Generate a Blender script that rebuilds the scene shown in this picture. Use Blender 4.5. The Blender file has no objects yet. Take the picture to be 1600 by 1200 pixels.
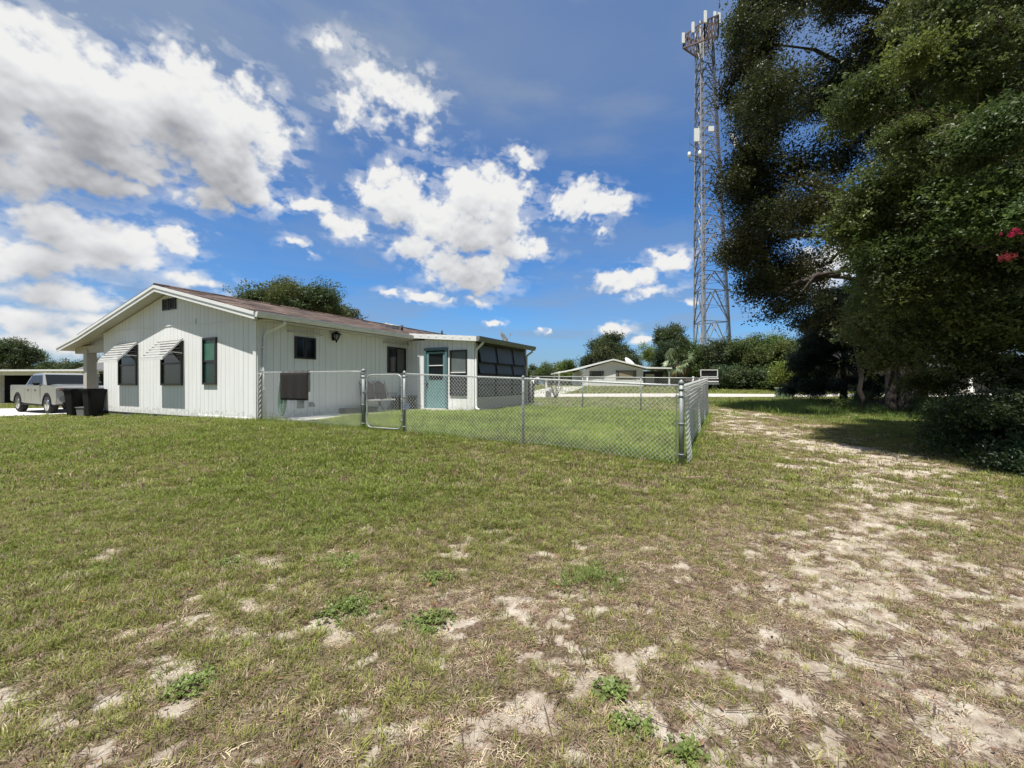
SKYMUL = (.064, .116, .168); VEIL = (.33, .41, .54); EXPO = 0.5
import bpy, bmesh, math, random
import numpy as np
from mathutils import Vector, Matrix, Euler
random.seed(7)
RNG = np.random.default_rng(11)
SC = bpy.context.scene
COL = SC.collection
R = math.radians
F = 660.0                      # focal length in pixels of the 1600 px wide photograph
CAMZ = 1.5
D1 = np.array([0.4526, 0.8917]); D2 = np.array([0.8917, -0.4526])
C0 = np.array([-6.59, 10.93])  # near corner of the house
HZ = CAMZ - 0.94               # floor level of the house
YAW = math.atan2(D2[1], D2[0])

def yard(x, y):                # house / yard frame -> world
    return C0 + x * D2 + y * D1

# ---------------------------------------------------------------- measuring helpers
def on_plane(px, py, kind, c):
    """where the sight line of a photo point meets a plane of the yard frame -> (coordinate along it, z above the floor)"""
    r = (px - 800) / F
    if kind == 'x':            # plane x = c, runs along D1
        P, d = C0 + c * D2, D1
    else:
        P, d = C0 + c * D1, D2
    t = (r * P[1] - P[0]) / (d[0] - r * d[1])
    q = P + t * d
    return t, (600 - py) / F * q[1] + CAMZ - HZ
def G(px, py): return on_plane(px, py, 'y', 0.0)      # gable wall
def Wl(px, py): return on_plane(px, py, 'x', 0.0)     # long wall
SRX, SRY0, SRY1 = 3.0, 5.75, 9.95
def S(px, py): return on_plane(px, py, 'y', SRY0)
def Fr(px, py): return on_plane(px, py, 'x', SRX)

# ---------------------------------------------------------------- noise
def _h(ix, iy, s):
    n = (ix.astype(np.int64) * 374761393 + iy.astype(np.int64) * 668265263 + s * 144665) & 0xffffffff
    n = ((n ^ (n >> 13)) * 1274126177) & 0xffffffff
    return ((n ^ (n >> 16)) & 0xffff) / 65535.0
def vnoise(x, y, s=0):
    x = np.asarray(x, float); y = np.asarray(y, float)
    ix = np.floor(x); iy = np.floor(y); fx = x - ix; fy = y - iy
    fx = fx * fx * fx * (fx * (fx * 6 - 15) + 10); fy = fy * fy * fy * (fy * (fy * 6 - 15) + 10)
    a = _h(ix, iy, s); b = _h(ix + 1, iy, s); c = _h(ix, iy + 1, s); d = _h(ix + 1, iy + 1, s)
    return a + (b - a) * fx + (c - a) * fy + (a - b - c + d) * fx * fy
def fbm(x, y, o=4, s=0, g=0.5):
    t = 0; a = 1; n = 0
    for i in range(o):
        ca, sa = math.cos(i * 0.9 + .3), math.sin(i * 0.9 + .3)
        t = t + a * vnoise((x * ca - y * sa) * 2 ** i + 17.3 * i, (x * sa + y * ca) * 2 ** i + 9.1 * i, s + i); n += a; a *= g
    return t / n
def sstep(a, b, x):
    t = np.clip((x - a) / (b - a), 0, 1); return t * t * (3 - 2 * t)

# ---------------------------------------------------------------- terrain
_cp = np.array([(-6.6,10.9,-.97),(-14.4,14.9,-1.14),(-3.9,9.55,-.99),(0.18,7.5,-1.08),(2.54,6.34,-1.21),(0,0,-1.5),(-5,2,-1.47),(5,2,-1.5),
  (-12,5,-1.34),(-10,9,-1.14),(9,7,-1.32),(7,15,-1.04),(6.4,10.5,-1.12),(-1.3,14.7,-.98),(.6,18.5,-.98),(3.5,12,-1.02),(15.5,17,-1.18),(12,24,-1.12),(0,31.5,-1.02),(25,31,-1.0),
  (-22.5,20.4,-1.46),(-26,22,-1.47),(-20,14,-1.36),(-12,22,-1.0),(-40,35,-1.55),(0,38.6,-1.0),(25,38.6,-.98),(13,58,-.38),(6,58,-.4),(30,58,-.55),(13,75,-.35),(40,75,-.5),(-20,70,-.8),
  (0,-10,-1.6),(20,-10,-1.6),(-20,-10,-1.6),(-60,60,-1.5),(70,30,-1.1),(70,60,-.6),(-60,0,-1.6),(30,12,-1.25)], float)
def _kern(r): return np.sqrt(r * r + 4.0)
_A = _kern(np.hypot(_cp[:, None, 0] - _cp[None, :, 0], _cp[:, None, 1] - _cp[None, :, 1]))
_n = len(_cp)
_M = np.zeros((_n + 3, _n + 3)); _M[:_n, :_n] = _A; _M[:_n, _n] = 1; _M[:_n, _n + 1:] = _cp[:, :2]; _M[_n:, :_n] = _M[:_n, _n:].T
_w = np.linalg.solve(_M, np.concatenate([_cp[:, 2], [0, 0, 0]]))
def gz(x, y):
    x = np.clip(np.asarray(x, float), -65, 75); y = np.clip(np.asarray(y, float), -15, 78)
    sh = x.shape; xf = x.ravel(); yf = y.ravel(); out = np.empty(len(xf))
    for i in range(0, len(xf), 50000):
        a = xf[i:i + 50000]; b = yf[i:i + 50000]
        out[i:i + 50000] = _kern(np.hypot(a[:, None] - _cp[None, :, 0], b[:, None] - _cp[None, :, 1])) @ _w[:_n] + _w[_n] + a * _w[_n + 1] + b * _w[_n + 2]
    return out.reshape(sh) + CAMZ
def g1(x, y): return float(gz(np.array([x]), np.array([y]))[0])
def gpx(px, py):
    """ground point seen at a photo point"""
    r = (px - 800) / F; s = (py - 600) / F
    ys = np.linspace(0.8, 90, 4000); dz = CAMZ - s * ys - gz(r * ys, ys)
    i = int(np.argmax(dz < 0)) or 3999
    return r * ys[i], ys[i]

# ---------------------------------------------------------------- mesh builder
class MB:
    def __init__(self): self.v = []; self.f = []; self.mi = []; self.m = 0; self.sm = []; self.s = False
    def add(self, vs, fs):
        o = len(self.v); self.v += [tuple(map(float, p)) for p in vs]
        for f in fs: self.f.append([o + i for i in f]); self.mi.append(self.m); self.sm.append(self.s)
        return self
    def box(self, c, s, rz=0, rot=None, taper=1.0):
        hx, hy, hz = s[0] / 2, s[1] / 2, s[2] / 2
        M = rot if rot is not None else Matrix.Rotation(rz, 3, 'Z')
        vs = []
        for dz in (-1, 1):
            k = taper if dz < 0 else 1
            for dx, dy in ((-1, -1), (1, -1), (1, 1), (-1, 1)):
                vs.append(M @ Vector((dx * hx * k, dy * hy * k, dz * hz)) + Vector(c))
        return self.add(vs, [(3, 2, 1, 0), (4, 5, 6, 7), (0, 1, 5, 4), (1, 2, 6, 5), (2, 3, 7, 6), (3, 0, 4, 7)])
    def bar(self, a, b, w, h=None):
        a = Vector(a); b = Vector(b); d = b - a; L = d.length
        if L < 1e-6: return self
        q = d.to_track_quat('X', 'Z').to_matrix()
        return self.box((a + b) / 2, (L, w, h or w), rot=q)
    def tube(self, pts, r, n=8, cap=True, ring=False):
        pts = [Vector(p) for p in pts]; rs = r if hasattr(r, '__len__') else [r] * len(pts)
        o = []; vs = []; up = None
        for i, p in enumerate(pts):
            if ring: t = pts[(i + 1) % len(pts)] - pts[i - 1]
            else: t = pts[min(i + 1, len(pts) - 1)] - pts[max(i - 1, 0)]
            t.normalize()
            if up is None:
                up = Vector((0, 0, 1)) if abs(t.z) < .9 else Vector((1, 0, 0))
            a = t.cross(up); 
            if a.length < 1e-4: a = t.orthogonal()
            a.normalize(); b = a.cross(t).normalized(); up = b
            for k in range(n):
                th = 2 * math.pi * k / n
                vs.append(p + (a * math.cos(th) + b * math.sin(th)) * rs[i])
        fs = []
        m = len(pts)
        for i in range(m if ring else m - 1):
            j = (i + 1) % m
            for k in range(n):
                fs.append((i * n + k, j * n + k, j * n + (k + 1) % n, i * n + (k + 1) % n))
        if cap and not ring:
            fs.append(tuple(range(n))); fs.append(tuple((m - 1) * n + k for k in range(n))[::-1])
        s0 = self.s; self.s = n > 4
        self.add(vs, fs); self.s = s0
        return self
    def lathe(self, c, prof, n=16, axis='Z'):
        vs = []
        for (r, z) in prof:
            for k in range(n):
                th = 2 * math.pi * k / n; p = (r * math.cos(th), r * math.sin(th), z)
                if axis == 'X': p = (z, r * math.cos(th), r * math.sin(th))
                if axis == 'Y': p = (r * math.sin(th), z, r * math.cos(th))
                vs.append(Vector(p) + Vector(c))
        fs = [(i * n + k, i * n + (k + 1) % n, (i + 1) * n + (k + 1) % n, (i + 1) * n + k) for i in range(len(prof) - 1) for k in range(n)]
        fs.append(tuple(range(n))[::-1]); fs.append(tuple((len(prof) - 1) * n + k for k in range(n)))
        s0 = self.s; self.s = True; self.add(vs, fs); self.s = s0
        return self
    def prism(self, poly, a, b, axis='Y'):
        """polygon (u,v) extruded between a and b along an axis"""
        def P(u, v, w): return {'Y': (u, w, v), 'X': (w, u, v), 'Z': (u, v, w)}[axis]
        n = len(poly); vs = [P(u, v, a) for u, v in poly] + [P(u, v, b) for u, v in poly]
        return self.add(vs, [tuple(range(n)), tuple(range(n, 2 * n))[::-1]] + [(i, n + i, n + (i + 1) % n, (i + 1) % n) for i in range(n)])
    def quad(self, a, b, c, d): return self.add([a, b, c, d], [(0, 1, 2, 3)])
    def build(self, name, mats, parent=None, bevel=0, loc=None):
        me = bpy.data.meshes.new(name); me.from_pydata(self.v, [], self.f)
        mats = mats if isinstance(mats, (list, tuple)) else [mats]
        for m in mats: me.materials.append(m)
        me.polygons.foreach_set('material_index', self.mi); me.polygons.foreach_set('use_smooth', self.sm)
        bm = bmesh.new(); bm.from_mesh(me); bmesh.ops.recalc_face_normals(bm, faces=bm.faces)
        if bevel:
            es = [e for e in bm.edges if len(e.link_faces) == 2 and e.calc_face_angle(0) > R(35)]
            bmesh.ops.bevel(bm, geom=es, offset=bevel, segments=2, affect='EDGES', clamp_overlap=True)
        bm.to_mesh(me); bm.free()
        o = bpy.data.objects.new(name, me); COL.objects.link(o)
        if loc is not None: o.location = loc
        if parent is not None: o.parent = parent
        return o
def tag(o, label=None, cat=None, group=None, kind=None):
    for k, v in (('label', label), ('category', cat), ('group', group), ('kind', kind)):
        if v: o[k] = v
    return o
def empty(name, loc, rz=0, label=None, cat=None, group=None):
    o = bpy.data.objects.new(name, None); COL.objects.link(o); o.location = loc; o.rotation_euler = (0, 0, rz)
    o.empty_display_size = .1
    return tag(o, label, cat, group)
def copy_tree(o, parent=None):
    c = o.copy(); COL.objects.link(c); c.parent = parent
    for ch in list(o.children): copy_tree(ch, c)
    return c

# ---------------------------------------------------------------- materials
def nm(name):
    m = bpy.data.materials.new(name); m.use_nodes = True
    nt = m.node_tree; b = nt.nodes['Principled BSDF']
    return m, nt, nt.nodes, nt.links, b
def mat(name, col, rough=.6, metal=0, spec=.5, var=.12, scale=6, bump=0, bscale=60, coat=0, stretch=None, dirt=None):
    m, nt, N, L, b = nm(name)
    b.inputs['Roughness'].default_value = rough; b.inputs['Metallic'].default_value = metal
    b.inputs['Specular IOR Level'].default_value = spec; b.inputs['Coat Weight'].default_value = coat
    tc = N.new('ShaderNodeTexCoord'); src = tc.outputs['Object']
    if stretch:
        mp = N.new('ShaderNodeMapping'); mp.inputs['Scale'].default_value = stretch; L.new(src, mp.inputs[0]); src = mp.outputs[0]
    n = N.new('ShaderNodeTexNoise'); n.inputs['Scale'].default_value = scale; n.inputs['Detail'].default_value = 5; n.inputs['Roughness'].default_value = .65
    L.new(src, n.inputs['Vector'])
    r = N.new('ShaderNodeValToRGB'); L.new(n.outputs[0], r.inputs[0])
    r.color_ramp.elements[0].position = .3; r.color_ramp.elements[1].position = .7
    lo = [c * (1 - var) for c in col]; hi = [min(1, c * (1 + var)) for c in col]
    if dirt: lo = dirt
    r.color_ramp.elements[0].color = (*lo, 1); r.color_ramp.elements[1].color = (*hi, 1)
    L.new(r.outputs[0], b.inputs['Base Color'])
    if bump:
        n2 = N.new('ShaderNodeTexNoise'); n2.inputs['Scale'].default_value = bscale; n2.inputs['Detail'].default_value = 4
        L.new(src, n2.inputs['Vector'])
        bp = N.new('ShaderNodeBump'); bp.inputs['Strength'].default_value = bump; bp.inputs['Distance'].default_value = .02
        L.new(n2.outputs[0], bp.inputs['Height']); L.new(bp.outputs[0], b.inputs['Normal'])
    return m
def glass_mat(name, col=(.012, .014, .016), rough=.06):
    m, nt, N, L, b = nm(name)
    b.inputs['Base Color'].default_value = (*col, 1); b.inputs['Roughness'].default_value = rough
    b.inputs['Specular IOR Level'].default_value = .4
    n = N.new('ShaderNodeTexNoise'); n.inputs['Scale'].default_value = 1.5; tc = N.new('ShaderNodeTexCoord'); L.new(tc.outputs['Object'], n.inputs['Vector'])
    bp = N.new('ShaderNodeBump'); bp.inputs['Strength'].default_value = .05; L.new(n.outputs[0], bp.inputs['Height']); L.new(bp.outputs[0], b.inputs['Normal'])
    return m
def leaf_mat(name, rough=.42, trans=.35, spec=.5):
    m, nt, N, L, b = nm(name)
    a = N.new('ShaderNodeAttribute'); a.attribute_type = 'INSTANCER'; a.attribute_name = 'tint'
    L.new(a.outputs['Color'], b.inputs['Base Color']); b.inputs['Roughness'].default_value = rough; b.inputs['Specular IOR Level'].default_value = spec
    t = N.new('ShaderNodeBsdfTranslucent'); mx = N.new('ShaderNodeMixShader'); mx.inputs[0].default_value = trans
    hs = N.new('ShaderNodeHueSaturation'); hs.inputs['Value'].default_value = 1.3; hs.inputs['Hue'].default_value = .49
    L.new(a.outputs['Color'], hs.inputs['Color']); L.new(hs.outputs[0], t.inputs[0])
    L.new(b.outputs[0], mx.inputs[1]); L.new(t.outputs[0], mx.inputs[2]); L.new(mx.outputs[0], N['Material Output'].inputs[0])
    return m
M = {}
M['leaf'] = leaf_mat('leaf_green', .46, .38, .42)
M['grass'] = leaf_mat('grass_blade', .55, .38, .3)
M['dry'] = leaf_mat('dry_blade', .8, .1, .15)
M['petal'] = leaf_mat('petal', .6, .3, .2)
M['bark'] = mat('bark', (.055, .042, .034), .9, var=.4, scale=9, bump=.8, bscale=30, stretch=(1, 1, .25))
M['bark_pale'] = mat('pale_bark', (.17, .135, .10), .8, var=.3, scale=9, bump=.4, bscale=30, stretch=(1, 1, .25))

# ---------------------------------------------------------------- scattering
def proto_mesh(name, v, f, material):
    me = bpy.data.meshes.new(name); me.from_pydata([tuple(map(float, p)) for p in v], [], f); me.materials.append(material)
    return bpy.data.objects.new(name, me)   # stays outside the scene: only instanced
def scatter(name, pts, rots, scales, tints, protos, parent=None, idx=None):
    pts = np.asarray(pts, float); n = len(pts)
    me = bpy.data.meshes.new(name); me.vertices.add(n); me.vertices.foreach_set('co', pts.ravel())
    def at(nm_, ty, arr, key):
        a = me.attributes.new(nm_, ty, 'POINT'); a.data.foreach_set(key, np.ascontiguousarray(arr, dtype=np.float32 if key != 'value' or ty == 'FLOAT' else np.int32).ravel())
    at('rot', 'FLOAT_VECTOR', rots, 'vector'); at('scl', 'FLOAT_VECTOR', np.repeat(np.asarray(scales)[:, None], 3, 1) if np.ndim(scales) == 1 else scales, 'vector')
    at('tint', 'FLOAT_COLOR', np.concatenate([tints, np.ones((n, 1))], 1), 'color')
    if idx is None: idx = RNG.integers(0, len(protos), n)
    at('pick', 'INT', idx, 'value')
    o = bpy.data.objects.new(name, me); COL.objects.link(o)
    if parent is not None: o.parent = parent
    ng = bpy.data.node_groups.new(name + '_scatter', 'GeometryNodeTree')
    ng.interface.new_socket('Geometry', in_out='INPUT', socket_type='NodeSocketGeometry')
    ng.interface.new_socket('Geometry', in_out='OUTPUT', socket_type='NodeSocketGeometry')
    N = ng.nodes; L = ng.links
    gi = N.new('NodeGroupInput'); go = N.new('NodeGroupOutput')
    ip = N.new('GeometryNodeInstanceOnPoints'); m2p = N.new('GeometryNodeMeshToPoints')
    L.new(gi.outputs[0], m2p.inputs['Mesh']); L.new(m2p.outputs[0], ip.inputs['Points'])
    g2i = N.new('GeometryNodeGeometryToInstance')
    for p in reversed(protos):
        oi = N.new('GeometryNodeObjectInfo'); oi.inputs['Object'].default_value = p; L.new(oi.outputs['Geometry'], g2i.inputs[0])
    L.new(g2i.outputs[0], ip.inputs['Instance'])
    ip.inputs['Pick Instance'].default_value = True
    def na(nm_, dt):
        a = N.new('GeometryNodeInputNamedAttribute'); a.data_type = dt; a.inputs['Name'].default_value = nm_; return a.outputs['Attribute']
    L.new(na('pick', 'INT'), ip.inputs['Instance Index'])
    e2r = N.new('FunctionNodeEulerToRotation'); L.new(na('rot', 'FLOAT_VECTOR'), e2r.inputs[0]); L.new(e2r.outputs[0], ip.inputs['Rotation'])
    L.new(na('scl', 'FLOAT_VECTOR'), ip.inputs['Scale'])
    L.new(ip.outputs[0], go.inputs[0])
    md = o.modifiers.new('scatter', 'NODES'); md.node_group = ng
    return o
# ================================================================ ground
_sandpx = [(175,868,45,20),(300,1010,70,24),(320,960,55,20),(795,962,45,24),(735,975,30,12),(610,1150,70,35),(740,1160,60,30),(850,1120,55,26),(930,1170,50,26),(1010,958,26,12),
  (230,1075,60,20),(60,1130,80,30),(140,1180,70,20),(420,1180,60,20),(700,1050,45,18),(560,1040,40,15),(660,830,30,8),(840,885,25,8),(530,822,30,8),(885,965,22,12),(1385,1120,70,25),
  (1330,990,60,28),(1290,900,30,14),(1560,1130,50,22),(1430,1010,50,18),(1480,870,70,24),(1550,920,60,24),(1500,780,80,18),(1420,740,90,14),(1350,700,70,10),(1260,690,60,8),(1240,730,60,8),(1140,678,60,7),
  (1180,665,50,5),(1320,850,80,16),(1400,800,90,16),(1560,830,60,16),(1230,640,60,3),(1150,645,50,2.5),(20,860,40,12),(470,900,35,10),(1060,1100,50,20),(1110,860,20,7),(1040,840,18,6),(310,890,30,8),(600,700,50,5),(1025,730,45,5)]
_sand = []
for (a, b, c, d) in _sandpx:
    X, Y = gpx(a, b); k = Y / F; depth = d / F * Y * Y / 1.35
    _sand.append((X, Y, .72 * c * k, .72 * min(depth, c * k * 1.6)))
_path = [gpx(*p) for p in ((1620, 1060), (1500, 930), (1440, 840), (1400, 770), (1320, 715), (1240, 680), (1170, 655), (1140, 640))]
def _pathd(x, y):
    best = np.full(np.shape(x), 1e9)
    for (a, b) in zip(_path[:-1], _path[1:]):
        ax, ay = a; bx, by = b; dx, dy = bx - ax, by - ay
        t = np.clip(((x - ax) * dx + (y - ay) * dy) / (dx * dx + dy * dy), 0, 1)
        best = np.minimum(best, np.hypot(x - ax - t * dx, y - ay - t * dy))
    return best
def inyard(x, y):
    hx = (x - C0[0]) * D2[0] + (y - C0[1]) * D2[1]; hy = (x - C0[0]) * D1[0] + (y - C0[1]) * D1[1]
    return hx, hy
def sand(x, y):
    """0 = closed turf, 1 = bare sand (a property of the ground itself)"""
    wx = x + .25 * (fbm(x * 3, y * 3, 3, 5) - .5); wy = y + .25 * (fbm(x * 3, y * 3, 3, 9) - .5)
    s = fbm(wx * 1.1 + wy * .5, wy * 1.5 - wx * .4, 5, 21, .6)
    f = np.hypot(x * .8, y)
    thr = .555 + .17 * sstep(2.6, 6.5, f)
    hi = fbm(x * 5.0 + y * 1.2, y * 8.5 - x * .8, 5, 25, .66)
    thr = .548 + .14 * sstep(2.4, 6.5, f)
    v = sstep(thr, thr + .05, .3 * s + .7 * hi)
    for (X, Y, a, b) in _sand:
        m = (np.abs(x - X) < 2 * a) & (np.abs(y - Y) < 2.2 * b)
        if m.any():
            d = np.hypot((wx - X) / a, (wy - Y) / b) + .8 * (fbm(wx * 4, wy * 4, 3, 3) - .5)
            v = np.where(m, np.maximum(v, sstep(.50, .62, .55 * np.clip(1.25 - d, 0, 1) + .5 * hi - .115)), v)
    p = _pathd(wx, wy); w = np.clip(.85 + .14 * y, .9, 2.3)
    v = np.maximum(v, sstep(1.3, .4, p / w) * (.05 + 1.0 * sstep(.478, .55, .38 * fbm(wx * 2.0, wy * 2.6, 4, 41, .6) + .62 * fbm(x * 5.5 , y * 11, 4, 43, .66))))
    hx, hy = inyard(x, y)
    ins = sstep(-.2, .1, hy) * sstep(10.5, 10.1, hx) * sstep(0, .1, hx) * sstep(9.9, 9.5, hy)
    v = v * (1 - .9 * ins)
    return np.clip(v, 0, 1)  # 0..1
def lush(x, y):
    """how green and full the turf is"""
    f = np.hypot(x * .8, y)
    g = sstep(1.6, 5.5, f) * .62 + .12 + .75 * (fbm(x * .45, y * .45, 4, 61) - .5) + .5 * (fbm(x * 1.6, y * 1.6, 3, 66) - .5)
    p = _pathd(x, y); g = g - .55 * sstep(2.6, .4, p / np.clip(.55 + .09 * y, .6, 1.7))
    hx, hy = inyard(x, y)
    ins = sstep(-.1, .1, hy) * sstep(10.3, 10.1, hx) * sstep(0, .1, hx) * sstep(9.9, 9.5, hy)
    return np.clip(g + .08 + .7 * ins, 0, 1)

def axis(a, b, fine, lim):
    xs = [0.0]; st = fine
    while xs[-1] < b:
        if xs[-1] > lim: st *= 1.06
        xs.append(xs[-1] + st)
    ys = [0.0]; st = fine
    while ys[-1] > a:
        if ys[-1] < -lim: st *= 1.06
        ys.append(ys[-1] - st)
    return np.array(sorted(set(ys[1:] + xs)))
gx = axis(-900, 900, .045, 6.5); gy = axis(-60, 1400, .045, 9)
X, Y = np.meshgrid(gx, gy)
near = sstep(30, 6, np.hypot(X, Y - 3))
SND = sand(X, Y); LSH = lush(X, Y)
Zg = gz(X, Y) + near * (.035 * (fbm(X * 1.3, Y * 1.3, 3, 71) - .5) + .03 * (fbm(X * 6, Y * 6, 3, 75) - .5) - .008 * SND)
_hx, _hy = inyard(X, Y)
_foot = ((_hx > -8.6) & (_hx < -.05) & (_hy > .1) & (_hy < 14)) | ((_hx > -.05) & (_hx < 2.9) & (_hy > 5.85) & (_hy < 9.8))
Zg = np.where(_foot, np.minimum(Zg, HZ - .12), Zg)
ny, nx = X.shape
v = np.stack([X, Y, Zg], -1).reshape(-1, 3)
I = np.arange(nx * ny).reshape(ny, nx)
q = np.stack([I[:-1, :-1], I[:-1, 1:], I[1:, 1:], I[1:, :-1]], -1).reshape(-1, 4)
me = bpy.data.meshes.new('ground'); me.vertices.add(len(v)); me.vertices.foreach_set('co', v.ravel())
me.loops.add(q.size); me.loops.foreach_set('vertex_index', q.ravel().astype(np.int32)); me.polygons.add(len(q))
me.polygons.foreach_set('loop_start', np.arange(0, q.size, 4, dtype=np.int32)); me.polygons.foreach_set('loop_total', np.full(len(q), 4, dtype=np.int32))
me.polygons.foreach_set('use_smooth', np.ones(len(q), bool)); me.update()
for nme, arr in (('sand', SND), ('lush', LSH)):
    a = me.attributes.new(nme, 'FLOAT', 'POINT'); a.data.foreach_set('value', arr.ravel().astype(np.float32))
ground = bpy.data.objects.new('ground', me); COL.objects.link(ground); ground['kind'] = 'structure'
m, nt, N, L, b = nm('ground_soil')
def attr(n): a = N.new('ShaderNodeAttribute'); a.attribute_name = n; return a.outputs['Fac']
def noise(sc, det=6, ro=.6, src=None):
    n = N.new('ShaderNodeTexNoise'); n.inputs['Scale'].default_value = sc; n.inputs['Detail'].default_value = det; n.inputs['Roughness'].default_value = ro
    L.new(src or TC.outputs['Object'], n.inputs['Vector']); return n.outputs[0]
def ramp(src, stops):
    r = N.new('ShaderNodeValToRGB'); L.new(src, r.inputs[0])
    while len(r.color_ramp.elements) < len(stops): r.color_ramp.elements.new(.5)
    for e, (p, c) in zip(r.color_ramp.elements, stops): e.position = p; e.color = (*c, 1)
    return r.outputs[0]
def mixc(f, a, b_):
    x = N.new('ShaderNodeMix'); x.data_type = 'RGBA'
    if isinstance(f, float): x.inputs[0].default_value = f
    else: L.new(f, x.inputs[0])
    L.new(a, x.inputs[6]); L.new(b_, x.inputs[7]); return x.outputs[2]
def mth(op, a, b_=None, c=None, clamp=False):
    x = N.new('ShaderNodeMath'); x.operation = op; x.use_clamp = clamp
    for i, s in enumerate((a, b_, c)):
        if s is None: continue
        if isinstance(s, (int, float)): x.inputs[i].default_value = s
        else: L.new(s, x.inputs[i])
    return x.outputs[0]
TC = N.new('ShaderNodeTexCoord')
sandc = ramp(noise(9, 8, .7), [(.3, (.28, .22, .165)), (.48, (.46, .39, .31)), (.66, (.64, .58, .49))])
thatch = ramp(noise(38, 8, .75), [(.38, (.05, .034, .024)), (.5, (.19, .13, .094)), (.61, (.46, .36, .27))])
soil2 = ramp(noise(2.2, 5, .6), [(.35, (.075, .05, .035)), (.65, (.20, .14, .10))])
thatch = mixc(.35, thatch, soil2)
green = ramp(noise(14, 7, .7), [(.3, (.05, .06, .015)), (.5, (.13, .145, .035)), (.7, (.24, .225, .08))])
f1 = mth('ADD', attr('sand'), mth('MULTIPLY', mth('SUBTRACT', noise(34, 7, .75), .52), 2.6))
f1 = mth('MULTIPLY', mth('SUBTRACT', f1, .38), 3.2, clamp=True)
f2 = mth('ADD', attr('lush'), mth('MULTIPLY', mth('SUBTRACT', noise(7, 5, .65), .5), .9), clamp=True)
base = mixc(mth('MULTIPLY', f2, .8), thatch, green)
L.new(mixc(f1, base, sandc), b.inputs['Base Color'])
b.inputs['Roughness'].default_value = .95; b.inputs['Specular IOR Level'].default_value = .15
bp = N.new('ShaderNodeBump'); bp.inputs['Strength'].default_value = 1; bp.inputs['Distance'].default_value = .018
L.new(mth('ADD', noise(45, 6, .75), mth('MULTIPLY', noise(220, 3, .6), .35)), bp.inputs['Height']); L.new(bp.outputs[0], b.inputs['Normal'])
me.materials.append(m)

# ---------------------------------------------------------------- grass blades
def tuft(name, n, h, w, spread, lean, material, seed, flat=False):
    rg = random.Random(seed); vs = []; fs = []
    for i in range(n):
        a = rg.uniform(0, 6.283); r = spread * rg.random() ** .6; bx, by = r * math.cos(a), r * math.sin(a)
        az = a + rg.uniform(-1.2, 1.2); hh = h * rg.uniform(.45, 1.15); ln = lean * rg.uniform(.3, 1.3) * hh
        if flat: az = rg.uniform(0, 6.283); ln = hh; 
        ux, uy = math.cos(az), math.sin(az); px_, py_ = -uy, ux; ww = w * rg.uniform(.7, 1.3) / 2
        o = len(vs); z0 = rg.uniform(0, .006) if flat else -.004
        top = hh * .12 * rg.random() if flat else math.sqrt(max(hh * hh - ln * ln * .8, hh * hh * .1))
        tw = rg.uniform(-.5, .5)
        for t, k in ((0, 1), (.5, .85)):
            x = bx + ux * ln * t ** 1.6; y = by + uy * ln * t ** 1.6; z = z0 + top * (t ** .8 if not flat else math.sin(t * 2.6))
            qx, qy = px_ * math.cos(tw * t) - ux * math.sin(tw * t), py_ * math.cos(tw * t) - uy * math.sin(tw * t)
            vs += [(x - qx * ww * k, y - qy * ww * k, z), (x + qx * ww * k, y + qy * ww * k, z + (.3 * ww if flat else 0))]
        vs.append((bx + ux * ln, by + uy * ln, z0 + top * (.9 if not flat else .4)))
        fs += [(o, o + 1, o + 3, o + 2), (o + 2, o + 3, o + 4)]
    return proto_mesh(name, vs, fs, material)
T_near = [tuft('grass_tuft', 13, .05, .0038, .03, 1.0, M['grass'], s) for s in range(5)]
T_mid = [tuft('grass_tuft_mid', 15, .06, .007, .06, 1.0, M['grass'], s + 10) for s in range(4)]
T_far = [tuft('grass_tuft_far', 16, .065, .018, .16, .95, M['grass'], s + 20) for s in range(4)]
T_dry = [tuft('dry_tuft', 14, .05, .0028, .035, .9, M['dry'], s + 30, True) for s in range(5)]
T_dryup = [tuft('dry_tuft_up', 9, .045, .003, .03, .9, M['dry'], s + 40) for s in range(4)]
T_long = [tuft('long_tuft', 14, .17, .007, .06, .8, M['grass'], s + 50) for s in range(4)]

def wedge(n, y0, y1, ext=1.32):
    """random ground points, denser towards the viewer's yard edge, in the sector the picture can see"""
    y = np.sqrt(RNG.random(n) * (y1 * y1 - y0 * y0) + y0 * y0); x = (RNG.random(n) * 2 - 1) * (ext * y + .4)
    return x, y
def blocked(x, y):
    hx, hy = inyard(x, y)
    b_ = ((hx > -8.75) & (hx < .02) & (hy > 0.0) & (hy < 14.4)) | ((hx > 0) & (hx < 1.22) & (hy > .25) & (hy < 5.8)) | ((hx > 0) & (hx < 3.02) & (hy > 5.72) & (hy < 10)) | ((hx > 1.2) & (hx < 2.2) & (hy > 5.15) & (hy < 5.8))
    b_ |= (y > 31.3) & (y < 38.8) & (x > -2)
    b_ |= (x > DRV[0]) & (x < DRV[1]) & (y > DRV[2]) & (y < DRV[3])
    return b_
DRV = (-36, -17.6, 17.9, 24.6)
def grass_tint(x, y, dryf):
    n = len(x); l = lush(x, y)
    t = np.clip(l + RNG.normal(0, .16, n), 0, 1)[:, None]
    g1_ = np.array([[.190, .240, .048]]); g2 = np.array([[.285, .285, .085]]); g3 = np.array([[.46, .38, .26]])
    c = g2 * (1 - t) + g1_ * t
    d = (RNG.random(n) < dryf)[:, None]
    g4 = np.array([[.30, .20, .145]]); c = np.where(d, np.where(RNG.random((n, 1)) < .45, g4, g3) * RNG.uniform(.6, 1.15, (n, 1)), c)
    return np.clip(c * RNG.uniform(.55, 1.45, (n, 1)), 0, 1)
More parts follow.
